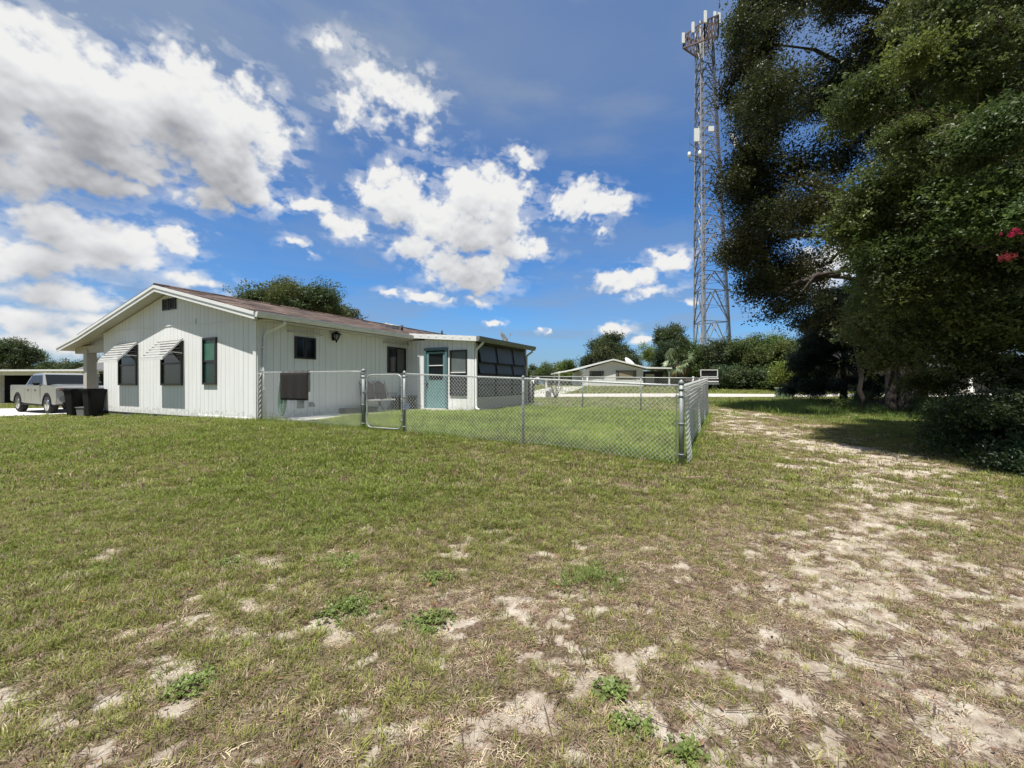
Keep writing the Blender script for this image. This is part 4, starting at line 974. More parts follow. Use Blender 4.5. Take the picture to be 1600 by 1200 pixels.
# small grey recycling tub and pile of leaves, white standpipe
X_, Y_ = (132 - 800) / F * 15.3, 15.3; mb = MB(); mb.box((0, 0, .17), (.3, .35, .3), taper=.85); mb.box((0, 0, .335), (.34, .39, .03)); o = mb.build('grey_tub', M['grayalu'], bevel=.01); o.location = (X_, Y_, g1(X_, Y_)); tag(o, 'small grey tub standing between the two trash bins', 'tub')
X_, Y_ = (152.5 - 800) / F * 16.2, 16.2; z0 = g1(X_, Y_); mb = MB(); mb.tube([(0, 0, 0), (0, 0, CAMZ - z0 + .28)], .035, 8); mb.tube([(-.0, 0, CAMZ - z0 + .1), (-.28, 0, CAMZ - z0 + .32)], .025, 6); mb.lathe((0, 0, CAMZ - z0 + .28), [(.06, 0), (.06, .07), (.03, .1)], 10)
o = mb.build('white_standpipe', M['white']); o.location = (X_, Y_, z0); tag(o, 'thin white standpipe with a slanted arm behind the trash bins', 'pipe')
# ================================================================ pickup truck
M['paint'] = mat('silver_grey_paint', (.27, .275, .265), .3, metal=.2, var=.04, scale=2, coat=.6)
M['chrome'] = mat('chrome', (.62, .62, .62), .15, metal=1, var=.05)
M['tyre'] = mat('tyre_rubber', (.02, .02, .02), .85, var=.2, bump=.3)
M['wind'] = glass_mat('truck_glass', (.008, .010, .013), .25); M['wind'].node_tree.nodes['Principled BSDF'].inputs['Specular IOR Level'].default_value = .15
M['lamp'] = mat('headlamp_glass', (.35, .2, .17), .15, var=.3)
truck = empty('pickup_truck', (-22.85, 21.35, g1(-23.0, 21.2) + .07), YAW + .0, 'silver grey crew cab pickup truck parked on the driveway beyond the trash bins', 'pickup truck')
AX = (-1.86, 1.89); WR = .42
def arch(cx, r=.53):
    return [(cx + r * math.cos(a), WR + .02 + r * math.sin(a)) for a in np.linspace(math.pi * 1.02, -.02 * math.pi, 11)]
HW = 1.0
low = [(-2.9, .62), (-2.9, .52)] + [(-2.45, .50)] + [(p[0], max(p[1], .46)) for p in arch(AX[0])] + [(AX[1] - .55, .40)] + [(p[0], max(p[1], .46)) for p in arch(AX[1])] + [(2.55, .42), (2.93, .48), (3.0, .75), (2.97, 1.2), (2.86, 1.27)]
body_side = low + [(1.35, 1.34), (1.15, 1.33), (-.75, 1.32), (-1.0, 1.34), (-2.92, 1.35)]
def hull(mb, prof, w0, w1f):
    """closed side profile with a half width per vertex"""
    n = len(prof); vs = [(x, -w1f(x, z), z) for x, z in prof] + [(x, w1f(x, z), z) for x, z in prof]
    mb.add(vs, [tuple(range(n)), tuple(range(n, 2 * n))[::-1]] + [(i, n + i, n + (i + 1) % n, (i + 1) % n) for i in range(n)])
def wbody(x, z):
    return .985
mb = MB(); hull(mb, body_side, HW, wbody); b_ = mb.build('body', M['paint'], truck, bevel=.03)
bpy.context.view_layer.update()
# cab
cab = [(-1.02, 1.31), (-.86, 1.76), (-.66, 1.91), (.35, 1.94), (.62, 1.87), (1.42, 1.33)]
mb = MB(); hull(mb, cab, HW, lambda x, z: .95 - .22 * (z - 1.26) / .62); mb.build('cab', M['paint'], truck, bevel=.03)
# hood bulge
mb = MB(); mb.add([(1.35, -.78, 1.34), (2.88, -.70, 1.26), (2.88, .70, 1.26), (1.35, .78, 1.34), (1.45, -.5, 1.39), (2.78, -.46, 1.315), (2.78, .46, 1.315), (1.45, .5, 1.39)], [(0, 1, 5, 4), (1, 2, 6, 5), (2, 3, 7, 6), (3, 0, 4, 7), (4, 5, 6, 7), (3, 2, 1, 0)]); mb.build('hood', M['paint'], truck, bevel=.02)
# side windows
for s in (-1, 1):
    for (xa, xb, xta, xtb) in ((-.84, .0, -.70, -.02), (.06, 1.12, .04, .55)):
        mb = MB(); y = lambda z: s * (.955 - .22 * (z - 1.26) / .62 + .004)
        z0, z1 = 1.37, 1.82; mb.add([(xa, y(z0), z0), (xb, y(z0), z0), (xtb, y(z1), z1), (xta, y(z1), z1), (xa, y(z0) - s * .02, z0), (xb, y(z0) - s * .02, z0), (xtb, y(z1) - s * .02, z1), (xta, y(z1) - s * .02, z1)], [(0, 1, 2, 3), (4, 5, 6, 7), (0, 1, 5, 4), (1, 2, 6, 5), (2, 3, 7, 6), (3, 0, 4, 7)])
        mb.build('side_window', M['wind'], truck)
    mb = MB(); mb.box((1.05, s * 1.1, 1.43), (.12, .22, .2)); mb.bar((1.08, s * .93, 1.3), (1.06, s * 1.02, 1.33), .06); mb.build('mirror', M['black'], truck, bevel=.03)
    mb = MB(); mb.box((1.12, s * 1.1, 1.48), (.06, .2, .09)); mb.build('mirror_cap', M['paint'], truck, bevel=.02)
    for xx in (-.42, .5):
        mb = MB(); mb.box((xx, s * (wbody(0, 1.12) + .012), 1.1), (.2, .03, .035)); mb.build('door_handle', M['black'], truck, bevel=.006)
    mb = MB()
    for xx in (-.92, -.02, 1.12): mb.box((xx, s * (.985 - .003), .88), (.006, .01, .7))
    mb.build('door_seam', M['black'], truck)
    mb = MB(); mb.box((0, s * .93, .40), (2.5, .12, .07)); mb.build('side_step', M['black'], truck)
    for c in AX:
        wh = empty('wheel', (c, s * .84, WR), 0); wh.parent = truck
        mb = MB(); mb.lathe((0, -.14, 0), [(.27, 0.0), (.38, -.005), (.415, .03), (.42, .08), (.42, .20), (.415, .25), (.38, .285), (.27, .28)], 28, 'Y'); mb.build('tyre', M['tyre'], wh)
        mb = MB(); mb.lathe((0, -.145 if s < 0 else .02, 0), [(.27, .0), (.25, .05), (.05, .06), (.05, .1), (.02, .12)], 24, 'Y') if s > 0 else mb.lathe((0, -.145, 0), [(.02, .0), (.06, .01), (.06, .03), (.25, .05), (.27, .0)], 24, 'Y')
        for k in range(6):
            a = k * math.pi / 3; mb.bar((.05 * math.cos(a), s * .13, .05 * math.sin(a)), (.25 * math.cos(a), s * .125, .25 * math.sin(a)), .05, .07)
        mb.build('rim', M['chrome'], wh)
        mb = MB()
        pr = [(.49 * math.cos(a), .49 * math.sin(a)) for a in np.linspace(-.1, math.pi + .1, 14)]
        for i in range(13): mb.bar((pr[i][0], s * .15, pr[i][1] + .01), (pr[i + 1][0], s * .15, pr[i + 1][1] + .01), .03, .06)
        wl = mb.build('wheel_arch', M['black'], truck); wl.location = (c, s * .84, WR)
# windscreen
mb = MB(); z0, z1 = 1.37, 1.85; wy0, wy1 = .84, .70; xa, xb = 1.41, .68
mb.add([(xa + .01, -wy0, z0), (xa + .01, wy0, z0), (xb + .01, wy1, z1), (xb + .01, -wy1, z1), (xa - .03, -wy0, z0 - .01), (xa - .03, wy0, z0 - .01), (xb - .03, wy1, z1 - .01), (xb - .03, -wy1, z1 - .01)], [(0, 1, 2, 3), (4, 5, 6, 7), (0, 1, 5, 4), (1, 2, 6, 5), (2, 3, 7, 6), (3, 0, 4, 7)]); mb.build('windscreen', M['wind'], truck)
mb = MB(); mb.box((2.985, 0, .98), (.09, 1.3, .36)); mb.build('grille', M['black'], truck)
mb = MB(); mb.box((3.035, 0, 1.0), (.03, 1.25, .05)); mb.box((3.035, 0, 1.13), (.03, 1.3, .03)); mb.build('grille_bar', M['chrome'], truck)
for s in (-1, 1):
    mb = MB(); mb.box((2.93, s * .76, 1.13), (.16, .28, .11)); mb.build('headlight', M['lamp'], truck, bevel=.02)
    mb = MB(); mb.box((-2.93, s * .9, 1.0), (.05, .12, .35)); mb.build('tail_light', mat('tail_lamp', (.3, .02, .02), .2), truck)
mb = MB(); mb.box((3.04, 0, .68), (.16, 1.76, .24)); mb.build('bumper', M['chrome'], truck, bevel=.05)
mb = MB(); mb.box((2.96, 0, .46), (.16, 1.5, .2)); mb.build('air_dam', M['black'], truck, bevel=.03)
mb = MB(); mb.box((-2.99, 0, .6), (.16, 1.8, .2)); mb.build('rear_bumper', M['chrome'], truck, bevel=.04)
mb = MB(); mb.box((-1.95, 0, 1.275), (1.7, 1.6, .02)); mb.build('bed', M['black'], truck)
mb = MB(); mb.box((0, 0, .5), (4.6, 1.3, .25)); mb.build('chassis', M['black'], truck)

# ================================================================ houses beyond
def far_house(name, loc, rz, label): return empty(name, loc, rz, label, 'house')
M['sidfar'] = siding('pale_siding_far', 0, (.80, .79, .76), .2, False)
M['greyroof'] = mat('grey_shingle', (.11, .11, .112), .9, var=.2, scale=20, bump=.3)
# left neighbour: long low white building with an open dark bay, grey roof behind
nb = far_house('carport_house', (-38.6, 34, g1(-39, 34)), -.1, 'low white house with a wide dark carport opening, behind the pickup truck')
mb = MB(); mb.box((-6.3, 0, 1.25), (7, .3, 2.6)); mb.box((3.9, 0, 1.25), (3.8, .3, 2.6)); mb.box((-.3, 0, 2.4), (5, .3, .3)); mb.box((-2, 5, 1.25), (15.6, .3, 2.5)); mb.build('wall', M['white'], nb)
mb = MB(); mb.box((-2, 2.5, 2.62), (16.4, 6.4, .14)); mb.build('roof', M['whitemetal'], nb)
mb = MB(); mb.box((-5.3, 2.6, 1.25), (15, .1, 2.5)); mb.build('carport_shade_sheet', M['black'], nb)  # black sheet standing in for the shade inside the open bay
nb2 = far_house('grey_roofed_house', (-36, 44, g1(-36, 44)), -.12, 'house with a low grey gable roof behind the porch post')
mb = MB(); mb.box((0, 3, 1.3), (22, 7, 2.6)); mb.build('wall', M['white'], nb2)
mb = MB(); mb.prism([(-.8, 2.5), (3.2, 4.1), (7, 2.5)], -11.6, 11.6, 'X'); mb.build('roof', M['greyroof'], nb2)
for xx in (-6, -2, 5): mb = MB(); mb.tube([(xx, 1.6, 3.2), (xx, 1.6, 4.0)], .07, 6); mb.build('vent_pipe', M['whitemetal'], nb2)
for xx in (-7, 0, 6):
    mb = MB(); mb.box((xx, -.53, 1.5), (1.6, .08, 1.1)); w_ = mb.build('window', M['white'], nb2); mb = MB(); mb.box((xx, -.58, 1.5), (1.4, .04, .9)); mb.build('pane', M['glass'], w_)
# white house across the road
HY = 59.0; hx0 = (905 - 800) / F * HY; gz0 = CAMZ - 4 / F * HY
ng_ = far_house('white_gabled_house', ((955 - 800) / F * HY, HY, gz0 - .1), 0, 'small white gabled house with shuttered windows across the road')
s_ = HY / F
def fx(px): return (px - 955) * s_
def fz(py): return (604 - py) * s_ + .1
xl, xr, xp = fx(591.5 - 0 + 0) if 0 else fx(540 + 305 / 5.926), fx(540 + 860 / 5.926 + 0), fx(540 + 575 / 5.926)
# columns measured in the photo: wall 911..1005, ridge 957, roof edge left 868, right porch to 1048
xl, xr, xp = fx(911.5), fx(1005), fx(957)
mb = MB(); mb.prism([(xl, -.6), (xr, -.6), (xr, fz(576.5)), (xp, fz(564.5)), (xl, fz(578))], 0, .2, 'Y'); mb.box((xl + .1, 5.5, 1.2), (.2, 10.6, 2.2)); mb.box((xr - .1, 5.5, 1.2), (.2, 10.6, 2.2)); mb.build('wall', M['sidfar'], ng_)
mb = MB()
mb.prism([(fx(897), fz(576.5)), (xp, fz(561)), (fx(1011), fz(574.5)), (fx(1011), fz(576.5)), (xp, fz(563.2)), (fx(897), fz(579))], -.6, 11.4, 'Y'); mb.build('roof', M['white'], ng_)
mb = MB(); mb.prism([(fx(868), fz(582)), (fx(897), fz(576.6)), (fx(897), fz(578.6)), (fx(868), fz(584))], -.5, 7, 'Y'); mb.build('carport_roof', M['white'], ng_)
mb = MB(); mb.prism([(fx(1008), fz(573.5)), (fx(1048), fz(574.5)), (fx(1048), fz(576.5)), (fx(1008), fz(576))], -.5, 5, 'Y'); mb.build('porch_roof', M['white'], ng_)
mb = MB(); mb.box(((xr + fx(1046)) / 2, 2.5, 1.1), (fx(1046) - xr, .2, 2.4)); mb.build('porch_screen', M['bronze'], ng_)
for px_, yy in ((873.5, 0), (873.5, 6), (1045.5, 0)):
    mb = MB(); mb.box((fx(px_), yy, 1.0), (.2, .2, 2.4)); mb.build('porch_post', M['white'], ng_)
for (a, b2, kind) in ((926, 935, 0), (968, 985, 1)):
    c = (fx(a) + fx(b2 + 8)) / 2 if 0 else 0
for (pa_, pb_, pt, pbt, cur) in ((605 / 5.926 + 823.0, 0, 0, 0, 0),): pass
for (xa, xb, zt, zb_, col_) in ((fx(925), fx(939.5), fz(580), fz(590), 'bl'), (fx(966), fx(990), fz(579), fz(591.5), 'cu')):
    mb = MB(); c = (xa + xb) / 2; w = xb - xa; mb.box((c, -.03, (zt + zb_) / 2), (w, .08, zt - zb_)); wn = mb.build('window', M['bronze'], ng_)
    mb = MB(); mb.box((c, -.08, (zt + zb_) / 2), (w - .2, .04, zt - zb_ - .2)); mb.build('curtain', mat('tan_curtain', (.30, .25, .17), .6, stretch=(8, 1, .3), var=.3) if col_ == 'cu' else M['blind'], wn)
    for s in (-1, 1): mb = MB(); mb.box((c + s * (w / 2 + .2), -.05, (zt + zb_) / 2), (.3, .06, zt - zb_ + .05)); mb.build('shutter', mat('brown_shutter', (.12, .11, .09), .7), wn)
mb = MB(); mb.box((fx(990) + 3.0, 2.3, 1.2), (1.3, .1, 1.4)); mb.build('porch_door', M['white'], ng_)
mb = MB(); mb.lathe((0, 0, 0), [(.1, .3), (.9, .12), (1.25, -.1), (1.27, -.06), (.9, .18), (.1, .38)], 20, 'Y'); o = mb.build('large_satellite_dish', M['white']); o.location = ((986 - 800) / F * 62, 62, CAMZ + 31 / F * 62); o.rotation_euler = (-.7, 0, .9); tag(o, 'large white satellite dish standing behind the gabled house roof', 'dish')
mb = MB(); mb.tube([(0, .3, 0), (0, .8, -1.2), (0, .8, -4.2)], .06, 8); mb.build('mast', M['galv'], o)
# right neighbour glimpsed through the trees
HY2 = 40; nr = far_house('shaded_house', ((1516 - 800) / F * HY2, HY2, g1(42, 40)), -.05, 'tan house with a white porch column glimpsed under the trees on the right')
mb = MB(); mb.box((-1.5, 4, 1.3), (14, 6, 2.6)); mb.build('wall', mat('tan_wall', (.22, .20, .17), .8), nr)
mb = MB(); mb.prism([(-.5, 2.5), (4, 4.4), (8, 2.5)], -9.5, 6.5, 'X'); mb.build('roof', M['greyroof'], nr)
for xx in (.0,): mb = MB(); mb.lathe((xx, 0, 0), [(.26, 0), (.26, .15), (.19, .2), (.17, 2.3), (.25, 2.4), (.25, 2.5)], 14); mb.build('porch_column', M['white'], nr)
mb = MB(); mb.box((-2.5, 0.5, .3), (6, .8, .6)); mb.build('porch_wall', M['beige'], nr)
for xx in (-4.5, -1): mb = MB(); mb.box((xx, .96, 1.5), (1.7, .06, 1.1)); mb.build('window', M['glass'], nr)

# ================================================================ small things along the road
def at(px, Y_): return ((px - 800) / F * Y_, Y_)
def place(o, px, Y_): X_, Y2 = at(px, Y_); o.location = (X_, Y2, g1(X_, Y2))
mb = MB(); mb.box((0, 0, .6), (.14, .14, 1.25)); mb.box((0, 0, 1.26), (.2, .2, .06)); mb.box((.12, 0, .55), (.12, .1, .1))
o = mb.build('white_post', M['white'], bevel=.01); place(o, 853.5, 30.5); tag(o, 'short white wooden post standing by the road behind the far fence', 'post')
mb = MB(); mb.box((0, 0, .25), (.4, .3, .5), taper=.9); o = mb.build('mailbox', M['grayalu'], bevel=.03); place(o, 857, 30.3); mb = MB(); mb.box((0, -.01, .56), (.34, .3, .12)); mb.build('mailbox_lid', M['white'], o); tag(o, 'low grey box with a white lid beside the short white post', 'box')
for (px_, Y_, h, lb) in ((833.5, 46, 1.35, 'white sign board on a post near the small round tree'), (917.5, 43, 1.5, 'thin white pole in front of the gabled house'), (1083, 44, 1.5, 'white capped pole behind the far fence corner')):
    mb = MB(); mb.tube([(0, 0, 0), (0, 0, h)], .05, 8); mb.box((.0 if px_ != 833.5 else .2, 0, h), (.2 if px_ != 833.5 else .9, .08, .22), rot=Matrix.Rotation(-.4 if px_ == 833.5 else 0, 3, 'Y')); o = mb.build('white_pole', M['white']); place(o, px_, Y_); tag(o, lb, 'pole')
for (px_, py, w, lb) in ((845, 622, 1.0, 'white slab on the grass behind the fence near the road'), (838, 633.5, .55, 'small white slab close to the porch corner')):
    X_, Y_ = gpx(px_, py); mb = MB(); mb.box((0, 0, .03), (w, .4, .07)); mb.box((w * .3, .1, .05), (w * .3, .3, .05)); o = mb.build('paving_slab', M['white'], bevel=.01); o.location = (X_, Y_, g1(X_, Y_)); o.rotation_euler = (0, 0, .1); tag(o, lb, 'slab', 'white slabs by the road')
# black bin past the porch
X_, Y_ = at(828.3, 20.6); mb = MB(); mb.box((0, 0, .5), (.42, .5, .95), taper=.85); mb.box((0, 0, .99), (.46, .54, .06)); o = mb.build('black_barrel', M['black'], bevel=.03); o.location = (X_, Y_, g1(X_, Y_)); tag(o, 'tall black bin just past the far corner of the enclosed porch', 'bin')
# green utility box
X_, Y_ = at(1226, 29.5); ub = empty('utility_box', (X_, Y_, g1(X_, Y_)), -.1, 'pale green utility cabinet on the grass beside the dark conifer', 'cabinet')
M['ugreen'] = mat('faded_green_paint', (.16, .22, .12), .6, var=.15, scale=4)
mb = MB(); mb.box((0, 0, .36), (.85, .8, .74)); mb.build('cabinet_body', M['ugreen'], ub, bevel=.02)
mb = MB(); mb.box((0, 0, .76), (.92, .87, .07)); mb.build('cabinet_lid', mat('pale_green_paint', (.42, .48, .32), .5), ub, bevel=.015)
mb = MB(); mb.box((.2, -.41, .45), (.05, .03, .12)); mb.build('padlock', M['galv'], ub)
# boat on a trailer far off
M['maroon'] = mat('faded_maroon', (.16, .10, .10), .5)
X_, Y_ = at(1104, 49); bt = empty('pontoon_boat', (X_, Y_, g1(X_, Y_)), 0, 'parked boat with a white framed canopy before the dark trees', 'boat')
k = 62 / F
mb = MB(); mb.box((0, 2, 1.45), (2.6, 5.5, .35)); mb.build('boat_hull', M['maroon'], bt, bevel=.05)
mb = MB(); mb.box((0, -.8, 1.68), (2.7, .1, .12)); mb.box((0, -.8, 1.22), (2.7, .1, .16)); mb.build('trim_rail', M['white'], bt)
mb = MB(); mb.box((-1.2, -.8, 2.3), (.1, .1, 1.2)); mb.box((1.2, -.8, 2.3), (.1, .1, 1.2)); mb.box((0, -.8, 2.88), (2.5, .12, .1)); mb.box((0, -.8, 1.9), (2.5, .1, .12)); mb.build('windscreen_frame', M['white'], bt)
mb = MB(); mb.box((0, -.7, 2.38), (2.3, .04, .9)); mb.build('windscreen_glass', M['glass'], bt)
mb = MB(); mb.box((0, 1, .9), (2.2, 5, .2)); 
for s in (-1, 1): mb.bar((s * .9, -1, .9), (s * .9, -1, .1), .1)
mb.build('trailer', M['galv'], bt)
for s in (-1, 1):
    for yy in (1.2, 2.1): mb = MB(); mb.lathe((s * 1.1 - .1, yy, .35), [(.2, 0), (.34, .02), (.35, .1), (.34, .18), (.2, .2)], 18, 'X'); mb.build('wheel', M['tyre'], bt)
bt.scale = (.8, .8, .8)
# utility pole at the far left
X_, Y_ = at(103, 95); z0 = g1(-60, 78); up = empty('utility_pole', (X_, Y_, z0), 0, 'distant utility pole with a transformer above the tree line on the left', 'pole')
mb = MB(); mb.tube([(0, 0, 0), (0, 0, CAMZ - z0 + 41 / F * 95)], [.18, .12], 8); mb.build('pole', M['bark'], up)
mb = MB(); mb.lathe((.35, 0, CAMZ - z0 + 34 / F * 95), [(.3, -.5), (.32, 0), (.3, .5)], 10); mb.build('transformer', M['galv'], up)
mb = MB(); mb.box((0, 0, CAMZ - z0 + 38 / F * 95), (1.6, .12, .14)); mb.build('crossarm', M['bark'], up)

# ================================================================ lattice tower
M['towersteel'] = mat('tower_steel', (.13, .13, .135), .6, metal=.2, var=.3, scale=.3)
M['towerpale'] = mat('pale_tower_steel', (.30, .30, .30), .6, metal=.2, var=.25, scale=.5)
M['towerred'] = mat('rusty_red_paint', (.13, .085, .08), .7, var=.3, scale=.5)
TD = 88.0; k = TD / F
zb_ = CAMZ + (600 - 612) * k; zt = CAMZ + (600 - 40) * k; Ht = zt - zb_
tower = empty('radio_tower', ((1117.5 - 800) * k, TD, zb_), 0, 'tall lattice radio tower with antennas rising behind the trees', 'tower')
# leg columns read off the photograph, at the foot and at the top
def leg(name, t):
    z = zb_ + Ht * t; T_ = 1 - t
    xl = 1089.5 * (1 - t) + 1090.0 * t; xr = 1143.0 * (1 - t) + 1112.5 * t; xm = 1096.5 * (1 - t) + 1092.0 * t
    w = (xr - xl) * k
    return {'A': Vector(((xl - 1117.5) * k, -w * .38, z - zb_)), 'B': Vector(((xr - 1117.5) * k, -w * .1, z - zb_)), 'C': Vector(((xm - 1117.5) * k * 1.0, w * .55, z - zb_))}[name]
for nme in 'ABC':
    mb = MB(); mb.tube([leg(nme, t) for t in np.linspace(0, 1, 12)], list(np.linspace(.2, .11, 12)), 8); mb.build('tower_leg', M['towerpale'] if nme != 'B' else M['towersteel'], tower)
mb = MB(); mb2 = MB()
levels = [0, .095, .19, .275, .325, .375, .425, .475, .52, .565, .61, .65, .69, .73, .77, .81, .85, .89, .93, .965, 1.0]
for (p, q_) in (('A', 'B'), ('B', 'C'), ('C', 'A')):
    for i, t in enumerate(levels):
        a = leg(p, t); b_ = leg(q_, t); mb.bar(a, b_, .13)
        if i + 1 < len(levels):
            t2 = levels[i + 1]; c = (leg(p, t2) + leg(q_, t2)) / 2; tgt = mb2 if i % 6 in (0, 1, 5) else mb
            tgt.bar(a, c, .17); tgt.bar(b_, c, .17)
            h1 = (a + c) / 2; h2 = (b_ + c) / 2; tm = (t + t2) / 2; a2 = leg(p, tm); b2 = leg(q_, tm)
            mb.bar(a2, h1, .09); mb.bar(b2, h2, .09); mb.bar(h1, h2, .07); mb.bar(a2, b2, .06)
            if i < 4: mb.bar(leg(p, t * .75 + t2 * .25), a.lerp(c, .25), .05); mb.bar(leg(q_, t * .75 + t2 * .25), b_.lerp(c, .25), .05); mb.bar(leg(p, t2), h1, .05); mb.bar(leg(q_, t2), h2, .05)
mb.build('bracing', M['towersteel'], tower); mb2.build('bracing', M['towerpale'], tower)
# cable ladders on two legs
for nme, off_, mm in (('A', (.55, .1), M['towerpale']), ('B', (-.45, -.3), M['towersteel'])):
    mb = MB(); n = 170; wd = .42 if nme == 'A' else .8
    for s in (-1, 1): mb.tube([leg(nme, t) + Vector((off_[0] + s * wd / 2 * (1 - t * .35), off_[1], 0)) for t in np.linspace(0, .97, 10)], .05, 5)
    for i in range(n):
        t = i / n * .97; p = leg(nme, t) + Vector((off_[0], off_[1], 0)); h = wd / 2 * (1 - t * .35); mb.bar(p - Vector((h, 0, 0)), p + Vector((h, 0, 0)), .04)
    for j in range(4): mb.tube([leg(nme, t) + Vector((off_[0] + (j - 1.5) * .09, off_[1] + .07, 0)) for t in np.linspace(0, .95, 8)], .035, 4)
    mb.build('cable_ladder', mm, tower)
# top platform
mb = MB(); zt0, zt1 = Ht - 2.2, Ht + 0.2; 
def tp(px, py, dy=0): return Vector(((px - 1117.5) * k, dy, CAMZ + (600 - py) * k - zb_))
fr = [((1063, 66), (1063, 84), (1088, 52), (1088, 84)), ((1088, 52), (1088, 84), (1116, 28), (1116, 62))]
P1a, P1b = tp(1063, 66, -1.5), tp(1063, 84, -1.5); P2a, P2b = tp(1089, 55, -3.5), tp(1089, 84, -3.5); P3a, P3b = tp(1119, 30, -1), tp(1119, 62, -1)
P4a, P4b = tp(1100, 50, 2.6), tp(1100, 76, 2.6)
for (a, b_, c, d) in ((P1a, P1b, P2a, P2b), (P2a, P2b, P3a, P3b), (P1a, P1b, P4a, P4b), (P4a, P4b, P3a, P3b)):
    mb.bar(a, c, .24); mb.bar(b_, d, .26); mb.bar(a, b_, .18); mb.bar(c, d, .18)
    for i in range(4):
        t0, t1 = i / 4, (i + 1) / 4; e, f_ = a.lerp(c, t0), b_.lerp(d, t0); g_, h_ = a.lerp(c, t1), b_.lerp(d, t1); mb.bar(e, h_ if i % 2 else h_, .09); mb.bar(f_, g_, .15); mb.bar(g_, h_, .13)
for t in (.1, .35, .6, .85):
    mb.bar(P2b.lerp(P3b, t), P4b.lerp(P3b, t), .12); mb.bar(P2a.lerp(P3a, t), P4a.lerp(P3a, t), .1); mb.bar(P2b.lerp(P3b, t) + Vector((0, 0, 1.6)), P4b.lerp(P3b, t) + Vector((0, 0, 1.6)), .1)
mb.build('top_platform', M['towerred'], tower)
for (px_, y0, y1, dy) in ((1062.5, 62, 78, -1.7), (1074, 52, 68, -2.7), (1089, 42, 60, -3.8), (1112.5, 26, 44, -1.2), (1120.5, 25, 42, -.8), (1098, 62, 76, 2.8)):
    a = tp(px_, y1, dy); b_ = tp(px_, y0, dy); mb = MB(); mb.box((a + b_) / 2, (.55, .3, (b_ - a).z)); mb.build('panel_antenna', M['white'], tower, bevel=.03)
for (px_, y0, y1, w, dy) in ((1080.5, 212, 232, .7, -2.5), (1100.5, 211, 219, .7, -3), (1136, 216, 226, .5, -2), (1139, 226, 240, .35, -2.5)):
    a = tp(px_, y1, dy); b_ = tp(px_, y0, dy); mb = MB(); mb.box((a + b_) / 2, (w * 1.5, .3, (b_ - a).z)); mb.build('panel_antenna', M['white'], tower, bevel=.03)
mb = MB()
mb.bar(tp(1072, 233, -2), tp(1090, 240, -1), .1); mb.bar(tp(1071, 249, -2), tp(1090, 250, -1), .1); mb.bar(tp(1072, 258, -2), tp(1090, 259, -1), .1); mb.bar(tp(1071, 222, -2), tp(1071, 262, -2), .07); mb.bar(tp(1116, 240, -1), tp(1146, 222, -2.5), .12); mb.bar(tp(1118, 246, -1), tp(1140, 232, -2.5), .1); mb.bar(tp(1137, 222, -2), tp(1139, 246, -2), .08); mb.bar(tp(1084, 160, -1), tp(1084, 205, -1), .07); mb.bar(tp(1084, 168, -1), tp(1090, 172, -1), .07)
mb.build('side_arms', M['towersteel'], tower)
for (px_, py) in ((1070, 251), (1086, 249)):
    mb = MB(); c = tp(px_, py, -2.2); mb.lathe(c, [(.28, -.5), (.3, 0), (.28, .5), (.1, .6)], 10); mb.build('canister_antenna', M['white'], tower)
# ================================================================ trees
def sprig(name, n, L_, w, rad, seed, material, flat=.6, needle=False, line=False):
    rg = random.Random(seed); vs = []; fs = []
    for i in range(n):
        if line:
            t = rg.uniform(-1, 1); c = Vector((t * rad, rg.uniform(-.22, .22) * rad, rg.uniform(-.1, .14) * rad - .12 * t * t * rad))
        else:
            d = Vector((rg.gauss(0, 1), rg.gauss(0, 1), rg.gauss(0, 1) * flat)).normalized(); c = d * rad * rg.random() ** .5
        a = rg.uniform(0, 6.283); t = rg.gauss(.1, .55); ro = rg.gauss(0, .6); s = rg.uniform(.6, 1.25)
        Mx = Matrix.Rotation(a, 3, 'Z') @ Matrix.Rotation(t, 3, 'Y') @ Matrix.Rotation(ro, 3, 'X'); o = len(vs)
        for p in ((0, 0, 0), (.45, .5, .12), (.5, 0, -.02), (.45, -.5, .12), (1, 0, -.08)):
            vs.append(Mx @ Vector((p[0] * L_ * s, p[1] * w * s, p[2] * w * s)) + c)
        fs += [(o, o + 2, o + 1), (o, o + 3, o + 2), (o + 1, o + 2, o + 4), (o + 2, o + 3, o + 4)]
    return proto_mesh(name, vs, fs, material)
SP_oak = [sprig('oak_sprig', 24, .10, .05, .30, s, M['leaf']) for s in range(5)]
SP_myr = [sprig('myrtle_sprig', 26, .062, .034, .24, 10 + s, M['leaf'], line=True) for s in range(5)]
SP_bush = [sprig('bush_sprig', 22, .06, .026, .2, 20 + s, M['leaf'], line=True) for s in range(4)]
SP_far = [sprig('far_sprig', 26, .26, .13, .62, 30 + s, M['leaf'], .7) for s in range(5)]
SP_mid = [sprig('mid_sprig', 26, .17, .085, .42, 35 + s, M['leaf'], .7) for s in range(5)]
SP_ced = [sprig('conifer_sprig', 34, .2, .035, .3, 40 + s, M['leaf'], .5) for s in range(5)]
SP_fced = [sprig('far_conifer_sprig', 34, .45, .09, .6, 45 + s, M['leaf'], .8) for s in range(4)]
